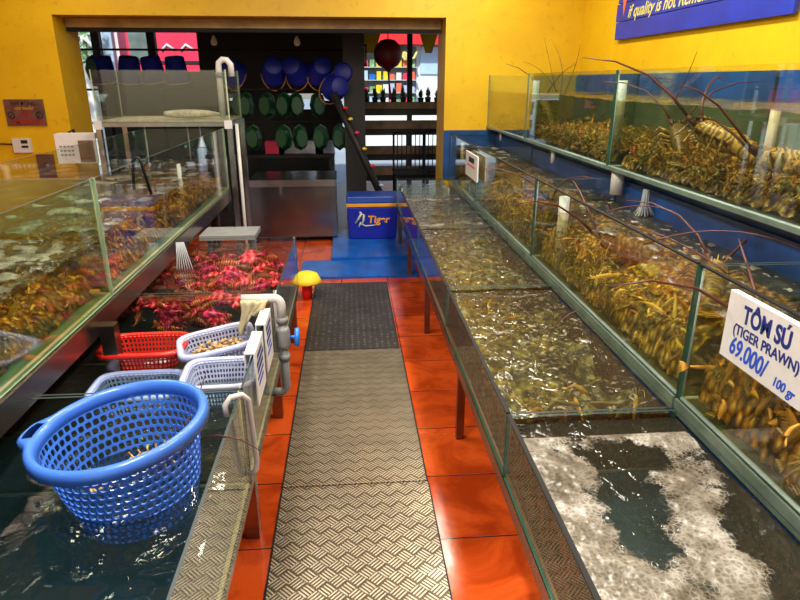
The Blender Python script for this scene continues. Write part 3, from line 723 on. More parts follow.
def lobster():
    t = bpy.data.objects.new('lobster', None); COL.objects.link(t)
    b = MB(); pts = []; rs = []
    for k in range(17):
        u = k/16; pts.append((.17-.34*u, 0, -.03*max(0, u-.5)**2*4))
        r = .042*min(1, (u+.03)*6)**.5 if u < .42 else .040*(1-(u-.42)*.85)
        if u > .42 and k % 2: r *= 1.15
        rs.append(r)
    b.tube(pts, rs, 12)
    for k in range(14):   # spines on the carapace
        x = U(.03, .16); a = U(.3, 2.8); r = .036
        b.tube([(x, math.cos(a)*r, math.sin(a)*r), (x+.014, math.cos(a)*r*1.35, math.sin(a)*r*1.35)], [.004, .0008], 4)
    b.build('body', M['lobster'], t)
    b = MB()
    for q in (-1, -.5, 0, .5, 1):
        b.lathe([(.001, .002), (.016, .003), (.020, 0), (.016, -.003), (.001, -.002)], 8, (-.19-.012*(1-abs(q)), q*.032, -.03), sx=1.5)
    b.build('tail_fan', M['lobster'], t)
    for s in (-1, 1):
        b = MB(); b.tube([(.16, s*.02, .01), (.20, s*.035, .03)], [.012, .009], 8)
        b.tube([(.20, s*.035, .03), (.26, s*.08, .08), (.33, s*.16, .13), (.40, s*.27, .15), (.45, s*.38, .14)], [.006, .005, .004, .003, .0015], 6)
        b.build('antenna', M['antenna'], t)
        for k in range(5):
            l = MB(); x = .12-.03*k; l.tube([(x, s*.03, -.01), (x+.02-.01*k, s*.085, .012), (x+.03-.02*k, s*.12, -.035)], [.007, .005, .002], 6); l.build('leg', M['lobster'], t)
    b = MB()
    for s in (-1, 1): b.lathe([(0.001, .008), (.006, .005), (.008, 0), (.006, -.005), (.001, -.008)], 8, (.165, s*.018, .032))
    b.build('eyes', M['eye'], t)
    return t
lob0 = lobster(); first = True
LS = [((1.52, 2.42, 1.365), (.1, -.25, 1.9), 1.15, 'big yellow brown lobster against the glass of the upper right tank under the blue board'),
      ((1.56, 2.02, 1.33), (.2, -.1, 2.6), 1.0, 'lobster at the nearer end of the upper right tank, its antennae arching over the prawns'),
      ((1.50, 2.80, 1.34), (0, -.3, 1.2), .95, 'lobster near the far divider of the upper right tank under the blue board'),
      ((1.62, 5.15, 1.33), (0, -.9, 1.9), .9, 'lobster in the corner tank, antennae sticking up against the yellow wall'),
      ((1.20, 2.45, .93), (0, -.15, 2.5), 1.0, 'lobster at the surface of the second waist high tank on the right'),
      ((1.24, 1.95, .94), (0, -.1, 1.0), 1.0, 'lobster near the price board end of the second waist high tank'),
      ((1.22, 3.55, .93), (0, -.2, 4.0), .9, 'lobster at the surface of the third waist high tank on the right'),
      ((1.20, 1.30, .93), (0, -.1, 2.2), 1.0, 'lobster in the nearest waist high tank behind the price board'),
      ((.78, 2.30, .545), (0, -.1, 1.25), .62, 'lobster under the water just beyond the foamy low tank'),
      ((.72, 3.50, .545), (0, -.1, 1.9), .6, 'lobster under the water in the third low tank on the right'),
      ((-.60, 1.50, .612), (.1, -.05, .5), .6, 'small brown lobster lying inside the big blue basket')]
for loc, rot, s, lab in LS:
    o = lob0 if first else dup(lob0); first = False
    o.location = loc; o.rotation_euler = rot; o.scale = (s, s, s); tag(o, lab, 'lobster', 'lobsters in the tanks')

def fish_mesh(mat, seed):
    b = MB(); pts = []; n = 13; vs = []
    for k in range(n):
        u = k/(n-1); x = .5-u; w = .13*math.sin(PI*min(1, u*.96+.05))**.75*(1-u*.45); h = w*1.5
        yo = .06*math.sin(u*PI*1.3+seed)
        for j in range(8): t = 2*PI*j/8; vs.append((x, yo+math.cos(t)*w, math.sin(t)*h))
    fs = [(i*8+j, i*8+(j+1) % 8, (i+1)*8+(j+1) % 8, (i+1)*8+j) for i in range(n-1) for j in range(8)] + [tuple(range(8))]
    b.add(vs, fs, 0, True); yo = .06*math.sin(PI*1.3+seed)
    b.add([(-.46, yo+.012, 0), (-.70, yo+.02, .17), (-.62, yo, 0), (-.70, yo+.02, -.17), (-.46, yo-.012, 0), (-.62, yo-.03, 0)], [(0,1,2),(2,3,0),(4,5,1),(5,4,3),(1,5,2),(3,2,5)], 0, True)
    for s in (-1, 1): b.add([(.22, s*.10, -.03), (.05, s*.26, -.06), (.0, s*.22, -.05), (.12, s*.10, -.03)], [(0,1,2,3)], 0)
    b.add([(.25, 0, .17), (.05, 0, .30), (-.25, 0, .20), (-.28, 0, .10), (.0, .015, .15), (.0, -.015, .15)], [(0,1,2,3,4),(3,2,1,0,5)], 0)
    return b.mesh('red_fish', [mat])
FM = [fish_mesh(M['fish'], 0), fish_mesh(M['fish_m'], 2), fish_mesh(M['fish'], 4), fish_mesh(M['fish2'], 1)]
for k in range(290):
    x = U(-1.28, -.44); y = U(2.80, 3.79)
    if x < -.95 and R() < .5: x = U(-.95, -.46)
    me = FM[random.choice((0, 1, 2, 3, 1, 3, 3))]
    o = bpy.data.objects.new('red_fish', me); COL.objects.link(o); s = U(.09, .14); o.scale = (s,)*3
    o.location = (x, y, U(.47, .612)); o.rotation_euler = (U(-.3, .3), U(-.2, .2), U(0, 6.28))
    tag(o, 'dark orange fish among the red ones in the far left tank' if me is FM[3] else 'pinkish red fish crowded in the far left tank', 'fish',
        'dark orange fish in the far left tank' if me is FM[3] else 'red fish in the far left tank')

# ------------------------------------------------------------------ baskets
def solid(o, t): md = o.modifiers.new('solid', 'SOLIDIFY'); md.thickness = t; md.offset = 0; return o
def perf_wall(pf, ncol, rows, hole=.34, mi=0, brick=True, sides=8, hx=1.0):
    """pf(u, v) -> point; u around 0..1, v up 0..1; one hole per cell"""
    b = MB()
    for j in range(rows):
        for i in range(ncol):
            off = .5*(j % 2) if brick else 0
            def P(a, c): return pf((i+off+a)/ncol, (j+c)/rows)
            outer = [P(0,0), P(.5,0), P(1,0), P(1,.5), P(1,1), P(.5,1), P(0,1), P(0,.5)]
            ang = [(-3*PI/4), -PI/2, -PI/4, 0, PI/4, PI/2, 3*PI/4, PI]
            inner = [P(.5+hole*hx*math.cos(a)*(1.15 if abs(abs(math.sin(2*a))-1) < .01 else 1), .5+hole*math.sin(a)*(1.15 if abs(abs(math.sin(2*a))-1) < .01 else 1)) for a in ang]
            b.add(outer+inner, [(k, (k+1) % 8, 8+(k+1) % 8, 8+k) for k in range(8)], mi, False)
    return b
# big round blue basket
big = empty('laundry_basket', 'big round blue perforated basket standing in the nearest left tank', 'basket', (-.60, 1.50, .475), rot=(.02, -.11, .05)); big.scale = (.88, .88, .90)
RB, RT, HB = .165, .228, .27
def pfb(u, v):
    a = 2*PI*u; r = RB + (RT-RB)*v**.8; return (r*math.cos(a), r*math.sin(a), .0+HB*v)
w = perf_wall(pfb, 54, 10, .40); o = solid(w.build('basket_wall', M['blue_plastic'], big), .004)
def pfl(u, v): a = 2*PI*u; r = .03 + (RB-.03)*v; return (r*math.cos(a), r*math.sin(a), .0)
w = perf_wall(pfl, 26, 6, .36); solid(w.build('basket_bottom', M['blue_plastic'], big), .004)
b = MB(); n = 96; prof = [(0, .0, 0), (.004, .028, 0), (.010, .034, 1), (.030, .038, 1), (.036, .032, 1), (.038, .010, 1)]
vs = []; fs = []
def hb(a):  # handles
    d = abs((a-3.05+PI) % (2*PI)-PI); return math.exp(-(d/.24)**4)
for j in range(n):
    a = 2*PI*j/n; h = hb(a)
    pr = [(RT, HB), (RT+.006, HB+.026), (RT+.010+.010*h, HB+.036), (RT+.022+.030*h, HB+.038), (RT+.030+.036*h, HB+.030), (RT+.032+.037*h, HB+.004)]
    for (r, z) in pr: vs.append((r*math.cos(a), r*math.sin(a), z))
for j in range(n):
    j2 = (j+1) % n
    for k in range(5):
        if k == 2 and hb(2*PI*j/n) > .55 and hb(2*PI*j2/n) > .55: continue
        fs.append((j*6+k, j2*6+k, j2*6+k+1, j*6+k+1))
b.add(vs, fs, 0, True); o = solid(b.build('rim', M['blue_plastic'], big), .004)

def rect_basket(name, label, L_, W_, H_, mat, loc, rot, slots=(11, 3), rimcol=None):
    t = empty(name, label, 'basket', loc, 'small baskets in the middle left tank', rot)
    def sr(a, hl, hw, p=5): c, s = math.cos(a), math.sin(a); k = (abs(c)**p+abs(s)**p)**(-1/p); return (hl*c*k, hw*s*k)
    def pf(u, v):
        a = 2*PI*u; x, y = sr(a, L_/2*(.84+.16*v), W_/2*(.80+.20*v)); return (x, y, H_*v)
    b = MB()
    nseg = 64
    def add_band(v0, v1):
        for i in range(nseg):
            b.add([pf(i/nseg, v0), pf((i+1)/nseg, v0), pf((i+1)/nseg, v1), pf(i/nseg, v1)], [(0,1,2,3)], 0, True)
    add_band(0, .12); add_band(.9, 1)
    o = b; w = perf_wall(lambda u, v: pf(u, .12+.78*v), nseg, 4, .36, brick=False, hx=.9)
    b.add(w.v, w.f, 0, False)
    def pb_(u, v): a = 2*PI*u; x, y = sr(a, L_/2*.84*max(.05, v), W_/2*.80*max(.05, v)); return (x, y, 0)
    w = perf_wall(pb_, 40, 5, .3, brick=False); b.add(w.v, w.f, 0, False)
    solid(b.build('basket_wall', mat, t), .003)
    r = MB(); vs = []; fs = []; n = 72
    for j in range(n):
        a = 2*PI*j/n
        for (d, z) in ((0, H_-.002), (.002, H_+.006), (.012, H_+.009), (.020, H_+.006), (.022, H_-.010)):
            x, y = sr(a, L_/2+d, W_/2+d); vs.append((x, y, z))
    for j in range(n):
        for k in range(4): fs.append((j*5+k, ((j+1) % n)*5+k, ((j+1) % n)*5+k+1, j*5+k+1))
    r.add(vs, fs, 0, True); solid(r.build('rim', rimcol or mat, t), .003)
    return t
rect_basket('colander', 'red rectangular perforated basket behind the dark steel leg', .30, .20, .10, M['red_plastic'], (-.865, 2.42, .475), (0, 0, .02))
wb = rect_basket('colander', 'pale lilac basket full of small brown clams, tilted beside the glass', .27, .19, .10, M['lilac_plastic'], (-.555, 2.395, .50), (.05, -.12, .28))
rect_basket('colander', 'pale lilac basket half sunk against the aisle glass behind the price card', .24, .22, .10, M['lilac_plastic'], (-.500, 2.13, .475), (0, .0, .06))
rect_basket('colander', 'pale blue basket mostly hidden behind the rim of the big blue one', .30, .20, .09, M['lilac_plastic2'], (-.83, 2.19, .415), (0, 0, .03))
# clams
def clam_mesh(mat):
    b = MB(); b.lathe([(.001, .42), (.45, .36), (.85, .18), (1, 0), (.85, -.18), (.45, -.36), (.001, -.42)], 10, sx=1.0, sy=.78); return b.mesh('clam', [mat])
CM = clam_mesh(M['shell']); CD = clam_mesh(M['shell_dark'])
bpy.context.view_layer.update(); WT = wb.matrix_world.copy()
for k in range(150):
    a = U(0, 2*PI); rr = math.sqrt(R()); p = WT @ Vector((rr*math.cos(a)*.105, rr*math.sin(a)*.068, U(.045, .075)))
    o = bpy.data.objects.new('clam', CM); COL.objects.link(o); s = U(.009, .013); o.scale = (s,)*3; o.location = p; o.rotation_euler = (U(-.6, .6), U(-.6, .6), U(0, 6))
    tag(o, 'small brown clam in the tilted pale lilac basket', 'clam', 'clams in the pale lilac basket')
for (dx, dy, s, lab) in ((.07, -.02, .030, 'large pale grey clam at the right end of the red basket'), (.02, -.045, .022, 'smaller grey clam in the middle of the red basket')):
    o = bpy.data.objects.new('clam', CD); COL.objects.link(o); o.scale = (s,)*3; o.location = (-.865+dx, 2.42+dy, .505); tag(o, lab, 'clam')

# ------------------------------------------------------------------ pipes, rag, cards on the left tank
t = empty('drain_pipe', 'grey bent pipe with a blue tap hooked over the left tank rim', 'pipe', (-.325, 2.47, .25))
def arc(c, r, a0, a1, ax1, ax2, n=6):
    c = Vector(c); ax1 = Vector(ax1); ax2 = Vector(ax2); return [c + ax1*math.cos(a0+(a1-a0)*k/n)*r + ax2*math.sin(a0+(a1-a0)*k/n)*r for k in range(n+1)]
b = MB(); b.tube([(-.14,.0,.495)] + arc((-.01,0,.465), .03, PI/2, 0, (1,0,0), (0,0,1)) + [(.02,0,.40)], .019, 12); b.build('upper_elbow', M['pvc'], t)
b = MB(); b.tube([(.02,0,.40),(.02,0,.10)] + arc((-.01,0,.09), .03, 0, -PI/2, (1,0,0), (0,0,1)) + [(-.045,0,.06)], .0185, 12); b.build('pipe', M['pvc_grey'], t)
b = MB(); b.tube([(.02,0,.27),(.02,0,.285),(.02,0,.35),(.02,0,.365)], [.026,.030,.030,.026], 14); b.tube([(.02,0,.385),(.02,0,.41)], .025, 14); b.tube([(.02,0,.215),(.02,0,.24)], .025, 14)
vb = b.build('valve_body', M['pvc_grey'], t)
b = MB(); b.tube([(.045,0,.318),(.075,0,.318)], .008, 8); b.tube([(.078,-.02,.285),(.078,.0,.318),(.078,.02,.35)], [.010,.012,.010], 8); b.build('valve_handle', M['tap'], vb)
t = empty('overflow_pipe', 'thin white pipe hooked over the left tank rim near the big blue basket', 'pipe', (-.338, 1.68, .40))
b = MB(); b.tube([(-.045,-.04,.27),(-.047,-.035,.302)] + [(-.03,-.03,.325),(.0,-.015,.325),(.015,0,.30),(.013,.06,.05),(.008,.065,.01),(-.01,.06,-.005)], .0085, 10); b.build('pipe', M['pvc'], t)
# the rag, bunched over the pipe and the rim
b = MB(); vs = []; nu, nv = 22, 14
for j in range(nv+1):
    v = j/nv
    for i in range(nu+1):
        u = i/nu; fold = math.sin(u*17+v*2)*.011*(.4+v) + math.sin(u*7)*.010
        x = -.075 + .115*u*(1-.35*v) + .012*math.sin(v*4)
        z = .035*math.sin(min(1, v*4)*PI/2) - .15*max(0, v-.12)*(.75+.35*math.sin(u*5+.6))
        y = -.045 - .02*v + fold if v > .15 else -.045*v/.15 + .03*(1-v/.15) + fold
        vs.append((x, y, z))
b.add(vs, [(j*(nu+1)+i, j*(nu+1)+i+1, (j+1)*(nu+1)+i+1, (j+1)*(nu+1)+i) for j in range(nv) for i in range(nu)], 0, True)
o = tag(b.build('rag', M['cloth'], loc=(-.395, 2.46, .725)), 'beige rag draped over the left tank rim beside the grey pipe', 'cloth'); solid(o, .006)
def card(label, y0, y1, lines, z1=.715, z0=.515):
    t = empty('price_card', label, 'sign', (-.35, (y0+y1)/2, z0)); hw = (y1-y0)/2; H = z1-z0
    b = MB(); b.box(.002, .007, -hw, hw, .0, H); b.box(-.030, .007, -hw, hw, H, H+.005); b.box(-.030, -.026, -hw, hw, H-.05, H); b.build('board', M['foamboard'], t)
    for k, w_ in enumerate(lines):
        b = MB(); z = H*(.86-.13*k); y = -hw*w_
        while y < hw*w_ - .012:
            q = U(.006, .016); b.box(.0072, .0080, y, min(hw*w_, y+q), z-.009, z+.009 if k < 3 else z+.005); y += q+.004
        b.build('handwriting', M['ink'] if k < 3 else M['pen'], t)
    return t
card('white price card on the left tank rim nearer the camera, beside the half sunk basket', 1.97, 2.17, (.6, .8, .7, .75, .6))
card('white price card on the left tank rim next to the grey pipe', 2.24, 2.42, (.75, .6, .8, .5, .7))
b = MB(); b.box(-.002, .003, -.05, .05, 0, .17); tag(b.build('plastic_strip', M['white'], loc=(-.345, 2.60, .55)), 'narrow white plastic strip standing on the left tank rim behind the pipe', 'strip')
# rod hooked over the long left tank
b = MB(); b.tube([(-.03,0,-.13),(-.02,0,.0),(-.005,0,.018),(.008,0,.018),(.018,0,.0),(.03,.05,-.16)], .0075, 8)
tag(b.build('hooked_rod', M['black'], loc=(-1.0, 3.05, 1.24)), 'black rod bent over the front glass of the long left tank', 'rod')
b = MB(); b.tube([(0,.05,.0),(-.0,.0,.28),(.035,0,.30),(.10,-.03,.04)], .013, 8)
tag(b.build('hooked_rod', M['black'], loc=(-2.42, 5.75, .90)), 'dark bent rod leaning beside the white boards at the back left', 'rod')
# pipe in the near left tank and the upright one
b = MB(); b.tube([(-1.55, 2.47, .79), (-1.03, 2.47, .79)], .013, 10); tag(b.build('aeration_pipe', M['flagpipe'] if 'flagpipe' in M else M['cooler_band'], loc=(0,0,0)), 'yellow pipe lying on the floor of the nearest waist high left tank', 'pipe')
b = MB(); b.tube([(-1.09, 4.1, .77), (-1.09, 4.1, 1.10)], .013, 10); tag(b.build('standpipe', M['pvc'], loc=(0,0,0)), 'pale upright pipe in the middle of the long left tank', 'pipe')
for (x, y, z0, z1, r, lab) in ((1.05, 2.98, .685, 1.06, .026, 'white upright pipe in the second waist high tank on the right'),
                               (1.46, 3.42, 1.175, 1.60, .032, 'white upright pipe beside the divider of the upper right tank'),
                               (1.46, 5.02, 1.175, 1.60, .028, 'white upright pipe at the divider of the corner tank'),
                               (1.90, 2.75, 1.175, 1.48, .022, 'pale upright pipe at the back of the upper tank with the lobsters'),
                               (1.05, 5.9, .685, 1.05, .016, 'thin white pipe in the waist high tank by the back wall')):
    b = MB(); b.tube([(0, 0, 0), (0, 0, z1-z0)], r, 12); tag(b.build('standpipe', M['pvc'], loc=(x, y, z0)), lab, 'pipe')
t = tag(MB().build('overflow_pipe', M['pvc']), 'grey white pipe bending down into the upper right tank under the blue board', 'pipe')
b = MB(); b.tube([(2.08, 2.42, 1.44), (2.08, 2.42, 1.66)], .028, 12); b.tube([(2.12,1.98,1.64),(2.12,2.2,1.64),(2.12,2.28,1.62),(2.12,2.31,1.57),(2.12,2.31,1.46)], .045, 14); t.data = b.mesh('overflow_pipe', [M['pvc']])
for (x, y, z0, z1, r, lab) in ((1.40, 5.85, 1.07, 1.156, .012, 'short white spout below the corner tank on the blue wall'),
                            (1.40, 4.28, 1.06, 1.156, .015, 'short white spout below the second upper tank from the wall'),
                            (1.405, 3.20, 1.03, 1.156, .034, 'thick grey white spout below the divider of the upper right tanks')):
    b = MB(); b.tube([(x,y,z0),(x,y,z1)], r, 12); tag(b.build('drain_spout', M['pvc'], loc=(0,0,0)), lab, 'spout')
M['splash'] = thin('splash', (.8,.85,.85), 1.33, .1, (.75,.8,.82), .45)
b = MB()
for k in range(26):
    a = U(0, 2*PI); r0 = U(0, .012); h = U(.05, .12); r1 = U(.02, .055)
    b.tube([(r0*math.cos(a), r0*math.sin(a), .12), (r0*math.cos(a)*1.5, r0*math.sin(a)*1.5, .05), (r1*math.cos(a), r1*math.sin(a), .0)], [.005, .005, .003], 5)
tag(b.build('water_splash', M['splash'], loc=(1.405, 2.86, .99)), 'white splash of water falling below the upper right tank', 'water', kind='stuff')
b = MB()
for k in range(7): b.tube([(.006*k-.02, 0, .12), (.010*k-.02, -.02, .04), (.014*k-.02, -.05, -.02)], [.004, .003, .003], 5)
tag(b.build('water_stream', M['splash'], loc=(-.93, 3.35, .655)), 'thin stream of water pouring into the red fish tank', 'water', kind='stuff')
for k, (x, y) in enumerate(((-1.32, 5.36), (-1.22, 5.36), (-1.66, 5.36))):
    b = MB(); b.tube([(0, 0, .265), (.003, 0, .12), (0, 0, 0)], .005, 6); tag(b.build('water_stream', M['splash'], loc=(x, y, .98)),
      ('right hand', 'middle', 'left hand')[(1, 0, 2)[k]] + ' thin stream falling from below the small high tank', 'water', kind='stuff')

# long free antennae over the water
b_l = [((1.15, 2.30, .99), (1.32, 2.05, 1.16), (1.40, 1.75, 1.10)), ((1.10, 2.75, .99), (1.22, 2.6, 1.13), (1.3, 2.35, 1.10)), ((1.25, 1.9, .99), (1.15, 2.1, 1.09), (1.05, 2.4, 1.06)),
       ((1.30, 3.0, .99), (1.2, 2.9, 1.10), (1.1, 2.65, 1.12)), ((1.2, 4.3, .99), (1.22, 4.2, 1.1), (1.25, 4.0, 1.16)), ((1.25, 1.55, .99), (1.2, 1.45, 1.14), (1.1, 1.3, 1.18)),
       ((1.75, 5.3, 1.50), (1.76, 5.2, 1.72), (1.70, 5.5, 1.93)), ((1.72, 5.1, 1.50), (1.78, 5.0, 1.75), (1.74, 4.9, 1.86)), ((1.78, 5.5, 1.50), (1.72, 5.6, 1.80), (1.76, 5.9, 1.96)), ((1.7, 5.2, 1.50), (1.66, 5.6, 1.74), (1.6, 6.0, 1.76)),
       ((1.60, 3.1, 1.49), (1.55, 2.9, 1.62), (1.52, 2.8, 1.72)), ((1.9, 2.3, 1.50), (1.8, 2.1, 1.69), (1.75, 1.9, 1.70))]
for k, (p0, p1, p2) in enumerate(b_l):
    p0, p1, p2 = map(Vector, (p0, p1, p2)); b = MB(); b.tube([p0*(1-u)**2+p1*2*u*(1-u)+p2*u*u - p0 for u in [q/10 for q in range(11)]], [.0035*(1-.07*q) for q in range(11)], 5)
    where = 'waist high tanks' if p0.z < 1.2 else ('corner tank' if p0.y > 4.9 else 'upper right tanks')
    tag(b.build('antenna', M['antenna'], loc=p0), 'long brown lobster antenna curving up out of the water of the ' + where, 'antenna', 'antennae above the ' + where)

# ------------------------------------------------------------------ signs
t = empty('price_board', 'white board reading TÔM SÚ (TIGER PRAWN) hung on the waist high right tank', 'sign', (.975, 1.278, .918))
b = MB(); b.box(-.012, .006, -.155, .155, 0, .178); pbd = bev(b.build('board', M['foamboard'], t), .003)
X = .975-.0125
text('lettering', 'TÔM SÚ', .062, (0,-1,0), (0,0,1), (X, 1.278, 1.052), M['ink'], pbd, offs=.0018, sx=.78)
text('lettering', '(TIGER PRAWN)', .038, (0,-1,0), (0,0,1), (X, 1.272, 1.006), M['ink'], pbd, offs=.0006, sx=.90)
text('lettering', '69.000/', .066, (0,-1,-.04), (0,0,1), (X, 1.325, .958), M['pen'], pbd, .2, offs=.0012, sx=.74)
text('lettering', '100 gr', .034, (0,-1,-.04), (0,0,1), (X, 1.185, .943), M['pen'], pbd, .2, offs=.0006, sx=.85)
t = empty('price_card', 'small white card taped to the far waist high right tank', 'sign', (.963, 4.95, .865))
b = MB(); b.box(-.006, .004, -.25, .24, 0, .19); b.build('board', M['foamboard'], t)
b = MB(); b.box(-.0075, -.0062, -.12, .10, .12, .16); b.build('print_block', M['dark_letter'], t)
b = MB(); b.box(-.0075, -.0062, -.15, .16, .085, .10); b.build('print_line', M['letter_pink'], t)
# blue board on the right wall
t = empty('quality_board', 'blue planked board with yellow lettering on the right yellow wall', 'sign', (2.225, 4.32, 1.915))
b = MB()
for k in range(4):
    z = k*.135; wob = .012*math.sin(k*2.1)
    b.box(-.012, .012, -1.10+wob, 1.10+wob, z, z+.129)
pf_ = bev(b.build('plank_face', M['board_blue'], t), .004)
b = MB(); b.box(.012, .022, -1.0, 1.0, .02, .5); b.build('backing', M['black'], t)
text('lettering', 'if quality is not Remembered !', .125, (0,-1,.0), (0,0,1), (2.2105, 4.42, 2.105), M['letter_yellow'], pf_, .3, offs=.002, sx=1.02)
b = MB(); b.add([(-.0135, 1.0, .30), (-.0135, .93, .30), (-.0135, .965, .17), (-.0135, .92, .36), (-.0135, 1.01, .36)], [(0,2,1), (4,0,1,3)], 0)
solid(b.build('cone_mark', M['letter_pink'], t), .003)
b = MB(); b.box(-.0145, -.0125, -.60, -.53, .27, .34); b.build('white_mark', M['white'], t)
# no smoking plate
t = empty('notice_plate', 'brown NO SMOKING plate on the yellow wall at the left', 'sign', (-3.01, 6.29, 1.20))
b = MB(); b.box(-.175, .175, -.008, .008, 0, .235); npl = bev(b.build('plate', M['brown_sign'], t), .003)
Yp = 6.29-.009
text('lettering', 'NO', .062, (1,0,0), (0,0,1), (-3.00, Yp, 1.295), M['red_letter'], npl, offs=.002)
text('lettering', 'SMOKING', .062, (1,0,0), (0,0,1), (-3.00, Yp, 1.235), M['red_letter'], npl, offs=.002)
text('lettering', 'XIN ĐỪNG', .045, (1,0,0), (0,0,1), (-3.01, Yp, 1.395), M['dark_letter'], npl, offs=.001)
text('lettering', 'HÚT THUỐC', .030, (1,0,0), (0,0,1), (-3.01, Yp, 1.352), M['letter_orange'], npl, offs=.0)
for x in (-.125, .125):
    b = MB(); b.tube([(x+.028*math.cos(a), -.010, .095+.028*math.sin(a)) for a in [2*PI*k/16 for k in range(17)]], .005, 6); b.tube([(x-.02, -.010, .075), (x+.02, -.010, .115)], .004, 6)
    b.build('ban_mark', M['dark_letter'], npl)
# switch box, cable
t = empty('socket_box', 'white wall socket box on the yellow wall below the notice plate', 'socket', (-3.09, 6.285, .955))
b = MB(); b.box(-.08, .08, -.02, .014, 0, .13); bev(b.build('box', M['white'], t), .004)
b = MB(); b.box(.0, .06, -.024, -.0205, .085, .115); b.box(.0, .06, -.024, -.0205, .045, .065); b.build('socket_face', M['darkwood'], t)
b = MB(); b.tube([(0,0,0),(-.15,-.02,.01),(-.35,-.01,.07),(-.6,0,.14),(-.9,0,.16)], .007, 6); tag(b.build('cable', M['black'], loc=(-3.172, 6.285, 1.03)), 'black cable running left from the white socket box', 'cable')
b = MB(); b.box(-.09, .07, -.006, .006, 0, .22); tag(b.build('notice_plate', M['brown_sign'], loc=(-2.90, 6.292, .715)), 'small dull brown plate low on the yellow wall at the left', 'sign')
# foam boards at the back rim of the long left tank
t = empty('styrofoam_box', 'white foam box lid with faint writing on the back rim of the left tank', 'box', (-2.33, 5.60, .93), rot=(0, 0, .12))
b = MB(); b.box(-.15, .17, 0, .02, 0, .20); b.box(-.15, .17, 0, .14, .20, .245); bev(b.build('lid', M['foamboard'], t), .004)
b = MB(); b.box(.03, .15, -.006, -.001, .01, .19); b.build('label_panel', M['wood'], t)
b = MB()
for k in range(3):
    for q in range(4): b.box(-.12+.03*q, -.10+.03*q, -.004, -.001, .135-.035*k, .150-.035*k)
b.build('handwriting', M['pvc_grey'], t)

# ------------------------------------------------------------------ freezer, cooler, yellow cap
t = empty('chest_freezer', 'stainless steel chest freezer standing in the doorway', 'freezer', (-.595, 6.72, 0))
b = MB(); b.box(-.435, .435, -.33, .33, .06, .575); cb = bev(b.build('cabinet', M['freezer'], t), .006)
b = MB(); b.box(-.44, .44, -.335, .335, .580, .650); bev(b.build('lid', M['steel'], t), .008)
b = MB(); b.box(-.13, -.10, -.35, -.336, .50, .60); bev(b.build('latch', M['steel'], cb), .003)
for x in (-.40, .40):
    for y in (-.29, .29): b = MB(); b.tube([(x, y, 0), (x, y, .059)], .02, 8); b.build('foot', M['black'], t)
t = empty('cooler_box', 'blue drinks cooler with a yellow band and Tiger lettering', 'cooler', (.215, 6.45, .046))
def taper(b, hx0, hx1, hy0, hy1, z0, z1):
    b.add([(-hx0,-hy0,z0),(hx0,-hy0,z0),(hx0,hy0,z0),(-hx0,hy0,z0),(-hx1,-hy1,z1),(hx1,-hy1,z1),(hx1,hy1,z1),(-hx1,hy1,z1)], [(0,3,2,1),(4,5,6,7),(0,1,5,4),(2,3,7,6),(1,2,6,5),(3,0,4,7)])
b = MB(); taper(b, .24, .262, .15, .165, 0, .335); cb = bev(b.build('body', M['cooler'], t), .012, 3)
b = MB(); taper(b, .268, .270, .170, .172, .337, .372); bev(b.build('band', M['cooler_band'], t), .004)
b = MB(); taper(b, .272, .262, .174, .168, .373, .445); bev(b.build('lid', M['cooler_lid'], t), .012, 3)
text('lettering', 'Tiger', .105, (1,0,0), (0,.05,1), (.272, 6.45-.166, .250), M['letter_orange'], cb, .12, offs=.003)
b = MB()
pp = [(-.165,-.165,.17),(-.12,-.165,.235),(-.10,-.165,.27),(-.075,-.165,.255),(-.08,-.165,.20),(-.10,-.165,.16),(-.06,-.165,.14),(.0,-.165,.145),(.05,-.165,.15)]
b.tube(pp, [.008,.013,.014,.012,.012,.010,.008,.006,.003], 6); b.tube([(-.10,-.165,.27),(-.12,-.165,.285)], .010, 6); b.tube([(-.11,-.165,.18),(-.13,-.165,.13)], .008, 6)
b.v = [(x-.015, y, z) for x, y, z in b.v]; b.build('tiger_emblem', M['letter_pale'], cb)
t = empty('pole_cap', 'yellow cover over an orange post at the end of the left tanks', 'post', (-.36, 4.60, 0))
b = MB(); b.tube([(0,0,0),(0,0,.15)], .04, 12); b.build('post', M['redawn'], t)
b = MB(); b.lathe([(.0,.215),(.05,.21),(.085,.195),(.10,.165),(.115,.14),(.11,.135),(.085,.155)], 18); solid(b.build('cover', M['flag'], t), .004)

# ------------------------------------------------------------------ outside the doorway
b = MB(); b.box(-9, 9, 6.95, 10.4, -.1, -.002); g = b.build('ground', M['concrete']); struct(g)
b = MB(); b.box(-30, 30, 10.4, 60, -.12, -.02); struct(b.build('ground_street', M['street']))
b = MB(); b.box(-5.2, 3.2, 6.84, 10.3, 2.42, 2.50); struct(b.build('shed_roof', M['shade_roof']))
b = MB(); b.box(-3.2, 2.4, 6.95, 7.05, 2.12, 2.30); tag(b.build('roof_beam', M['darkwood']), 'dark beam across the top of the doorway just outside', 'beam', kind='structure')
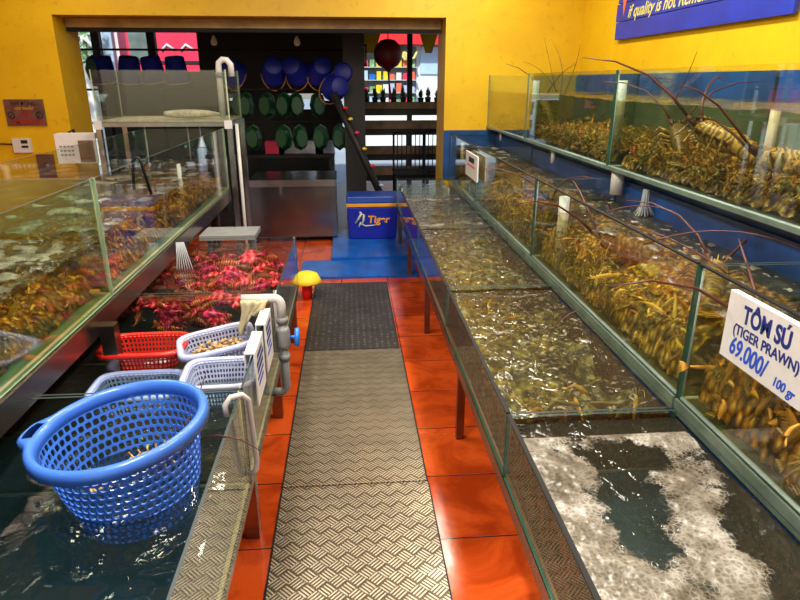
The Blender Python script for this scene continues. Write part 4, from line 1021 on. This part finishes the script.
# dark plank wall at the back of the shed, with gaps
b = MB(); Y0 = 9.6
for (x0, x1, z0, z1) in ((-2.1, .02, 1.42, 2.42), (-3.5, -2.101, 0, 1.72), (-2.1, -.98, 0, 1.42), (-.98, -.45, .20, 1.20), (-.45, -.10, .75, 1.32), (-.45, -.30, 0, .75)):
    b.box(x0, x1, Y0, Y0+.05, z0, z1)
struct(b.build('wall_shed', M['darkwood']))
for k, (x, y, w, lab) in enumerate(((.065, 7.6, .12, 'thick dark post right of the hanging baskets'), (-3.0, 7.4, .07, 'dark post at the left edge of the doorway view'),
                           (-3.25, 9.0, .05, 'thin dark post behind the small high tank'), (-2.55, 9.0, .05, 'dark post between the red vehicle windows'), (.84, 9.0, .035, 'slim dark post in the middle of the plant rack'))):
    b = MB(); b.box(-w, w, -w, w, 0, 2.415); tag(b.build('shed_post', M['darkwood'], loc=(x, y, 0)), lab, 'post')
b = MB(); b.tube([(-.27, 0, 1.47), (.40, 0, .0)], .042, 6); tag(b.build('leaning_beam', M['darkwood'], loc=(.10, 7.25, 0)), 'dark beam leaning diagonally beside the blue cooler', 'beam')
for k in range(7):
    b = MB(); b.lathe([(.001, .02), (.022, .012), (.03, 0), (.022, -.012), (.001, -.02)], 7); c = ('redawn', 'flag', 'pinkred', 'flag', 'redawn', 'lilac_plastic', 'flag')[k]
    u = (.12, .2, .3, .42, .55, .7, .85)[k]
    tag(b.build('paper_flower', M[c], loc=(.10-.27+.67*u+.05, 7.18, 1.47*(1-u)+.02)), ('red', 'yellow', 'pink', 'yellow', 'red', 'lilac', 'yellow')[k] + ' paper flower on the leaning dark beam', 'flower', 'paper flowers on the leaning beam')
# pails and baskets hanging on rods
for z, lab in ((1.93, 'top rod from which the blue pails hang'), (1.50, 'middle rod above the green baskets'), (1.13, 'lower rod above the lower green baskets')):
    b = MB(); b.tube([(-3.0, 7.8, z), (.05, 7.8, z)], .012, 6); tag(b.build('hanging_rod', M['black']), lab, 'rod')
def pail(loc, rot, label, s=1):
    t = empty('plastic_pail', label, 'pail', loc, 'blue pails hanging outside the doorway', rot); t.scale = (s,)*3
    b = MB(); b.lathe([(.001,-.15),(.09,-.15),(.105,-.14),(.135,.13),(.15,.135),(.152,.15),(.13,.15),(.10,-.12),(.001,-.13)], 24); b.build('bucket', M['pail_blue'], t)
    b = MB(); b.tube([(.145*math.cos(a), .21*math.sin(a), .12) for a in [PI*k/10 for k in range(11)]], .006, 6); b.build('handle', M['orange'], t)
PX = [(-2.77, .12), (-2.48, .12), (-2.22, .10), (-1.96, .13), (-1.35, 0), (-.86, 0), (-.62, 0), (-.32, 0)]
for k, (x, dz) in enumerate(PX):
    pail((x, 7.75, 1.72-dz*.1), (-PI*.5-.3 if k > 3 else PI+.15, .12*math.sin(k*2), .25*math.sin(k*3)), ('leftmost', 'second from left', 'third from left', 'fourth from left', 'fifth from left', 'sixth from left', 'seventh from left', 'eighth from left')[k] + ' of the blue pails hanging beyond the doorway')
pail((-.04, 7.60, 1.67), (-PI*.5-.2, .9, -.3), 'upper of the two tilted blue pails beside the dark post')
pail((-.13, 7.45, 1.53), (-PI*.5-.1, .8, .2), 'lower of the two tilted blue pails beside the dark post')
gb0 = None
def gbasket(loc, label, rz=0):
    global gb0
    if gb0 is None:
        t = bpy.data.objects.new('plastic_basket', None); COL.objects.link(t)
        b = MB(); b.lathe([(.001,-.09),(.12,-.09),(.14,-.075),(.165,.08),(.175,.085),(.175,.10),(.155,.10),(.13,-.07),(.001,-.08)], 8, sy=.62, smooth=False); b.build('body', M['pail_green'], t)
        b = MB(); b.lathe([(.172,.085),(.186,.09),(.186,.104),(.172,.108)], 8, sy=.62, smooth=False); b.build('rim', M['pail_green'], t)
        gb0 = t; o = t
    else: o = dup(gb0)
    o.location = loc; o.rotation_euler = (-PI/2, PI/2, rz); o.scale = (.85,)*3; tag(o, label, 'basket', 'green baskets hanging outside the doorway')
ordn = ('first', 'second', 'third', 'fourth', 'fifth', 'sixth', 'seventh')
for k, x in enumerate((-1.22, -.98, -.78, -.62, -.36)): gbasket((x, 7.8, 1.32), ordn[k] + ' from the left in the upper row of hanging green baskets', .2*math.sin(k*5))
for k, x in enumerate((-1.15, -.80, -.58, -.36, -.13, .02)): gbasket((x, 7.72 - (.15 if k == 5 else 0), .95), ordn[k] + ' from the left in the lower row of hanging green baskets', .25*math.sin(k*4))
gbasket((-2.86, 7.7, 1.72), 'green basket at the far left of the hanging blue pails', .2)
t = empty('work_bench', 'dark cluttered bench behind the steel freezer', 'bench', (-.8, 8.3, 0))
b = MB(); b.box(-.8, .6, -.25, .25, .68, .72); b.build('top', M['darkwood'], t)
for x in (-.76, .56):
    for y in (-.2, .2): b = MB(); b.box(x-.03, x+.03, y-.03, y+.03, 0, .679); b.build('leg', M['darkwood'], t)
for k, (x, w, c) in enumerate(((-.95, .12, 'pinkred'), (-.62, .28, 'steel'), (-.32, .12, 'lilac_plastic'))):
    b = MB(); b.box(-w, w, -.1, .1, 0, .15); tag(bev(b.build('plastic_bag', M[c], loc=(x, 8.25, .721)), .05, 3), ('pink', 'silvery', 'lilac')[k] + ' bundle lying on the dark bench behind the freezer', 'bundle')
# lantern
t = empty('paper_lantern', 'dark red paper lantern with a tassel hanging outside the doorway', 'lantern', (.485, 8, 1.90))
b = MB(); b.lathe([(.03,.165),(.09,.150),(.15,.09),(.175,.02),(.165,-.06),(.12,-.13),(.05,-.165),(.02,-.20)], 20); b.build('shade', M['lantern'], t)
b = MB(); b.tube([(0,0,.16),(0,0,.515)], .006, 6); b.build('cord', M['black'], t)
b = MB(); b.tube([(0,0,-.19),(.01,0,-.30),(.03,0,-.52)], [.012,.010,.016], 8); b.build('tassel', M['lantern'], t)
t = empty('street_lamp', 'small black lantern lamp hanging left of the red paper lantern', 'lamp', (.17, 8, 1.78))
b = MB(); b.box(-.045, .045, -.045, .045, 0, .20); b.build('glass_box', M['paleblue'], t)
b = MB(); b.box(-.06, .06, -.06, .06, .20, .225); b.box(-.06, .06, -.06, .06, -.02, 0)
for x in (-.05, .05): b.box(x-.006, x+.006, -.056, -.046, 0, .20)
b.box(-.005, .005, -.005, .005, .225, .64); b.build('frame', M['black'], t)
for k, (x, y) in enumerate(((.36, 10), (1.22, 10), (.30, 10.02))):
    b = MB(); b.add([(-.16,0,.2),(.16,0,.2),(0.05,0,-.14),(-.05,0,-.14)], [(0,1,2,3)]); tag(solid(b.build('pennant', M['flag'], loc=(x, y, 2.13)), .004), ('yellow pennant just left of the red lantern', 'yellow pennant at the right edge of the doorway', 'yellow pennant partly behind the red lantern, leftmost')[k], 'flag')
# plant rack
t = empty('plant_rack', 'weathered wooden rack of boards outside the doorway', 'rack', (.80, 9.0, 0))
for z, h, d in ((1.235, .085, .16), (.965, .11, .1), (.62, .11, .1), (.33, .12, .1)):
    b = MB(); b.box(-.64, .75, -d, d-.11, z, z+h); b.build('board', M['wood'], t)
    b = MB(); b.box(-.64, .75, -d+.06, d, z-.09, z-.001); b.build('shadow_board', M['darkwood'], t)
for x in (-.62, .73): b = MB(); b.box(x-.025, x+.025, .171, .22, 0, 1.30); b.build('post', M['darkwood'], t)
pl0 = None
for k in range(10):
    if pl0 is None:
        pl0 = bpy.data.objects.new('potted_plant', None); COL.objects.link(pl0)
        b = MB(); b.lathe([(.001,0),(.035,0),(.045,.06),(.04,.06),(.001,.05)], 10); b.build('pot', M['darkwood'], pl0)
        b = MB()
        for q in range(26):
            a = U(0, 2*PI); h = U(.05, .15); r = U(.01, .055); c = Vector((r*math.cos(a)*.4, r*math.sin(a)*.4, .05)); e = Vector((r*math.cos(a), r*math.sin(a), .05+h)); s_ = Vector((-math.sin(a), math.cos(a), 0))*.012
            mid = c.lerp(e, .6); b.add([c, mid+s_, e, mid-s_], [(0,1,2,3)])
        b.build('leaves', M['leaf'], pl0); o = pl0
    else: o = dup(pl0)
    o.location = (.23+.125*k+U(-.02, .02), 8.95, 1.321); o.rotation_euler = (0, 0, U(0, 6)); o.scale = (1, 1, U(.8, 1.2)); tag(o, 'small leafy pot plant in the row on top of the wooden rack', 'plant', 'pot plants on the rack')
def chair(loc, label):
    t = empty('metal_chair', label, 'chair', loc, 'black metal chairs outside')
    for x in (-.2, .2):
        b = MB(); b.tube([(x, .2, 0), (x, .2, .95)], .014, 6); b.build('leg', M['black'], t)
        b = MB(); b.tube([(x, -.2, 0), (x, -.2, .45)], .014, 6); b.build('leg', M['black'], t)
    b = MB(); b.box(-.22, .22, -.22, .22, .45, .475); b.build('seat', M['black'], t)
    b = MB(); b.tube([(-.2, .2, .95), (.2, .2, .95)], .014, 6)
    for k in range(6): b.tube([(-.15+.06*k, .2, .48), (-.15+.06*k, .2, .94)], .007, 5)
    b.build('backrest', M['black'], t)
chair((.78, 8.25, 0), 'black metal chair with a barred back in front of the plant rack')
chair((1.22, 8.45, -.0), 'black metal chair partly hidden by the right side of the doorway')
# far shop
t = empty('shop_building', 'bright shop front with a red awning across the street', 'building', (1.2, 16.5, 0))
b = MB(); b.box(-1.3, 3.0, 0, 3, 0, 4.2); b.build('wall', M['palewhite'], t)
b = MB(); b.box(-1.3, 3.0, -.5, -.01, 2.42, 2.85); b.build('awning', M['redawn'], t)
b = MB(); b.box(-1.15, .50, -.06, -.011, 1.0, 2.38); b.build('window', M['murk_grey'], t)
b = MB(); b.box(.60, 2.2, -.05, -.011, 1.75, 2.38); b.build('blue_panel', M['paleblue'], t)
cols = ['pinkred', 'paleblue', 'lilac_plastic', 'flag', 'palewhite', 'tap', 'leaf_pale', 'letter_pink']
for k in range(40):
    x = .10 + (k % 10)*.165; z = 1.02 + (k//10)*.30
    if z > 2.2: continue
    b = MB(); w = U(.05, .075); h = U(.12, .22); b.box(-w, w, -.05, .05, 0, h); c = random.choice(cols)
    tag(b.build('toy_box', M[c], loc=(x, 16.35, z)), 'colourful packet on display in the shop window across the street', 'packet', 'packets in the shop window')
for k in range(4):
    b = MB(); b.box(-.85, .85, -.08, .08, 0, .015); tag(b.build('display_shelf', M['white'], loc=(.87, 16.34, 1.0+.30*k)), ordn[k] + ' display shelf up in the shop window across the street', 'shelf')
b = MB(); b.tube([(.11*math.cos(a)*(1-.03*k)*(1-k/26), 0, .11*math.sin(a)*(1-k/26)) for k, a in enumerate([PI*.35*q for q in range(18)])], .03, 6); b.tube([(.05, 0, -.08), (.2, 0, -.05), (.28, 0, .12)], .03, 6)
tag(b.build('snail_sign', M['letter_yellow'], loc=(1.42, 16.2, 2.17)), 'pale yellow curly sign hanging in the shop window', 'sign')
# red vehicle / facade at the left
t = empty('bus', 'bright pinkish red bus parked across the street, seen over the blue pails', 'bus', (-3.4, 12.2, 0))
b = MB(); b.box(-.5, 1.15, 0, 2.2, .35, 2.75); bev(b.build('body', M['pinkred'], t), .06, 3)
b = MB(); b.box(-.45, -.12, -.02, -.001, 1.95, 2.45); b.build('window', M['murk_grey'], t)
b = MB(); b.box(-.5, 1.15, -.02, -.001, 1.88, 1.93); b.build('trim_line', M['darkwood'], t)
for x in (-.1, .75): b = MB(); b.tube([(x, .0, .36), (x, .25, .36)], .36, 20); b.build('wheel', M['black'], t)
for k in range(3): b = MB(); b.tube([(.1+.33*k, -.01, 2.10), (.2+.33*k, -.01, 2.20), (.32+.33*k, -.01, 2.12)], .025, 6); b.build('painted_stroke', M['palewhite'], t)
t = empty('pale_building', 'pale building with greenery at the far left beyond the doorway', 'building', (-6.0, 13, 0))
b = MB(); b.box(-2.5, 1.7, 0, 3, 0, 4.2); b.build('wall', M['palewhite'], t)
b = MB(); b.box(-1.5, .05, -.04, -.001, 1.6, 2.3); b.build('blue_panel', M['paleblue'], t)
b = MB(); b.box(-1.5, .05, -.05, -.001, .9, 1.55); b.build('red_panel', M['pinkred'], t)
b = MB(); b.box(1.42, 1.62, -.1, -.001, 0, 3.5); b.build('column', M['paleblue'], t)
t = empty('street_tree', 'pale green leafy tree in front of the pale building', 'tree', (-5.0, 12.3, 0))
b = MB(); b.tube([(0,0,0),(.03,0,1.0),(0,0,2.0)], [.07,.06,.04], 8); b.build('trunk', M['wood'], t)
b = MB()
for k in range(260):
    c = Vector((U(-.45, .45), U(-.3, .3), 2.3+U(-.5, .6))); a = Vector((U(-1,1), U(-1,1), U(-1,1))).normalized()*.09; d = a.orthogonal().normalized()*.04
    b.add([c-a, c+d, c+a, c-d], [(0,1,2,3)])
b.build('crown', M['leaf_pale'], t)
# bulbs under the shed roof
for k, (x, lab) in enumerate(((-2.98, 'bare bulb hanging over the leftmost blue pails'), (-1.42, 'bare bulb hanging right of the bus view'), (-.54, 'bare bulb hanging above the middle of the blue pails'))):
    t = empty('light_bulb', lab, 'bulb', (x, 7.3, 2.0))
    b = MB(); b.lathe([(.001,-.05),(.025,-.045),(.035,-.02),(.03,.01),(.015,.035),(.012,.05)], 12); b.build('bulb', M['white'], t)
    b = MB(); b.tube([(0,0,.05),(0,0,.415)], .006, 5); b.build('cord', M['black'], t)

# ------------------------------------------------------------------ added ceiling lamps out of view, and daylight
def lamp(x, y, sx, sy, power, lab, col=(1,.93,.80)):  # fixtures and lights out of view, added to light the room
    t = empty('added_ceiling_lamp', lab, 'lamp', (x, y, 3.02))
    b = MB(); b.box(-sx/2-.02, sx/2+.02, -sy/2-.02, sy/2+.02, .0, .075); b.build('added_housing', M['white'], t)
    l = bpy.data.lights.new('added_light', 'AREA'); l.shape = 'RECTANGLE'; l.size = sx; l.size_y = sy; l.energy = power; l.color = col
    o = bpy.data.objects.new('added_light', l); COL.objects.link(o); o.location = (x, y, 3.01)
lamp(1.0, 1.2, .3, 1.3, 46, 'added unseen ceiling lamp over the nearest right tanks')
lamp(1.0, 3.4, .3, 1.3, 52, 'added unseen ceiling lamp over the middle of the right tanks')
lamp(1.0, 5.3, .3, 1.0, 30, 'added unseen ceiling lamp over the far right tanks')
lamp(-.7, 1.0, .3, 1.3, 55, 'added unseen ceiling lamp over the nearest left tanks')
lamp(-.8, 3.2, .3, 1.3, 50, 'added unseen ceiling lamp over the middle of the left tanks')
lamp(-2.4, 5.2, .3, 1.0, 14, 'added unseen ceiling lamp near the left part of the back wall')
w = bpy.data.worlds.new('World'); SC.world = w; w.use_nodes = True; nt = w.node_tree; nt.nodes.clear()
sk = nt.nodes.new('ShaderNodeTexSky'); sk.sky_type = 'NISHITA'; sk.sun_disc = False; sk.sun_elevation = math.radians(45); sk.sun_rotation = math.radians(200)
bg = nt.nodes.new('ShaderNodeBackground'); bg.inputs[1].default_value = .11; out = nt.nodes.new('ShaderNodeOutputWorld')
nt.links.new(sk.outputs[0], bg.inputs[0]); nt.links.new(bg.outputs[0], out.inputs[0])
l = bpy.data.lights.new('sun', 'SUN'); l.energy = 3.2; l.angle = math.radians(3); l.color = (1, .95, .86)
o = bpy.data.objects.new('sun', l); COL.objects.link(o); o.rotation_euler = (math.radians(48), 0, math.radians(-14))

cam = bpy.data.cameras.new('camera'); cam.sensor_width = 36; cam.lens = 620/800*36; cam.clip_start = .05; cam.clip_end = 200
co = bpy.data.objects.new('camera', cam); COL.objects.link(co); co.location = (0, 0, 1.6); co.rotation_euler = (math.radians(90-19.5), 0, math.radians(-4.5))
SC.camera = co
SC.view_settings.view_transform = 'Standard'; SC.view_settings.look = 'None'; SC.view_settings.gamma = 1; SC.view_settings.exposure = .38
SC.view_settings.use_curve_mapping = False
cy = SC.cycles; cy.max_bounces = 8; cy.diffuse_bounces = 3; cy.glossy_bounces = 4; cy.transmission_bounces = 4; cy.transparent_max_bounces = 28
cy.caustics_reflective = False; cy.caustics_refractive = False; cy.sample_clamp_indirect = 4; cy.use_denoising = True
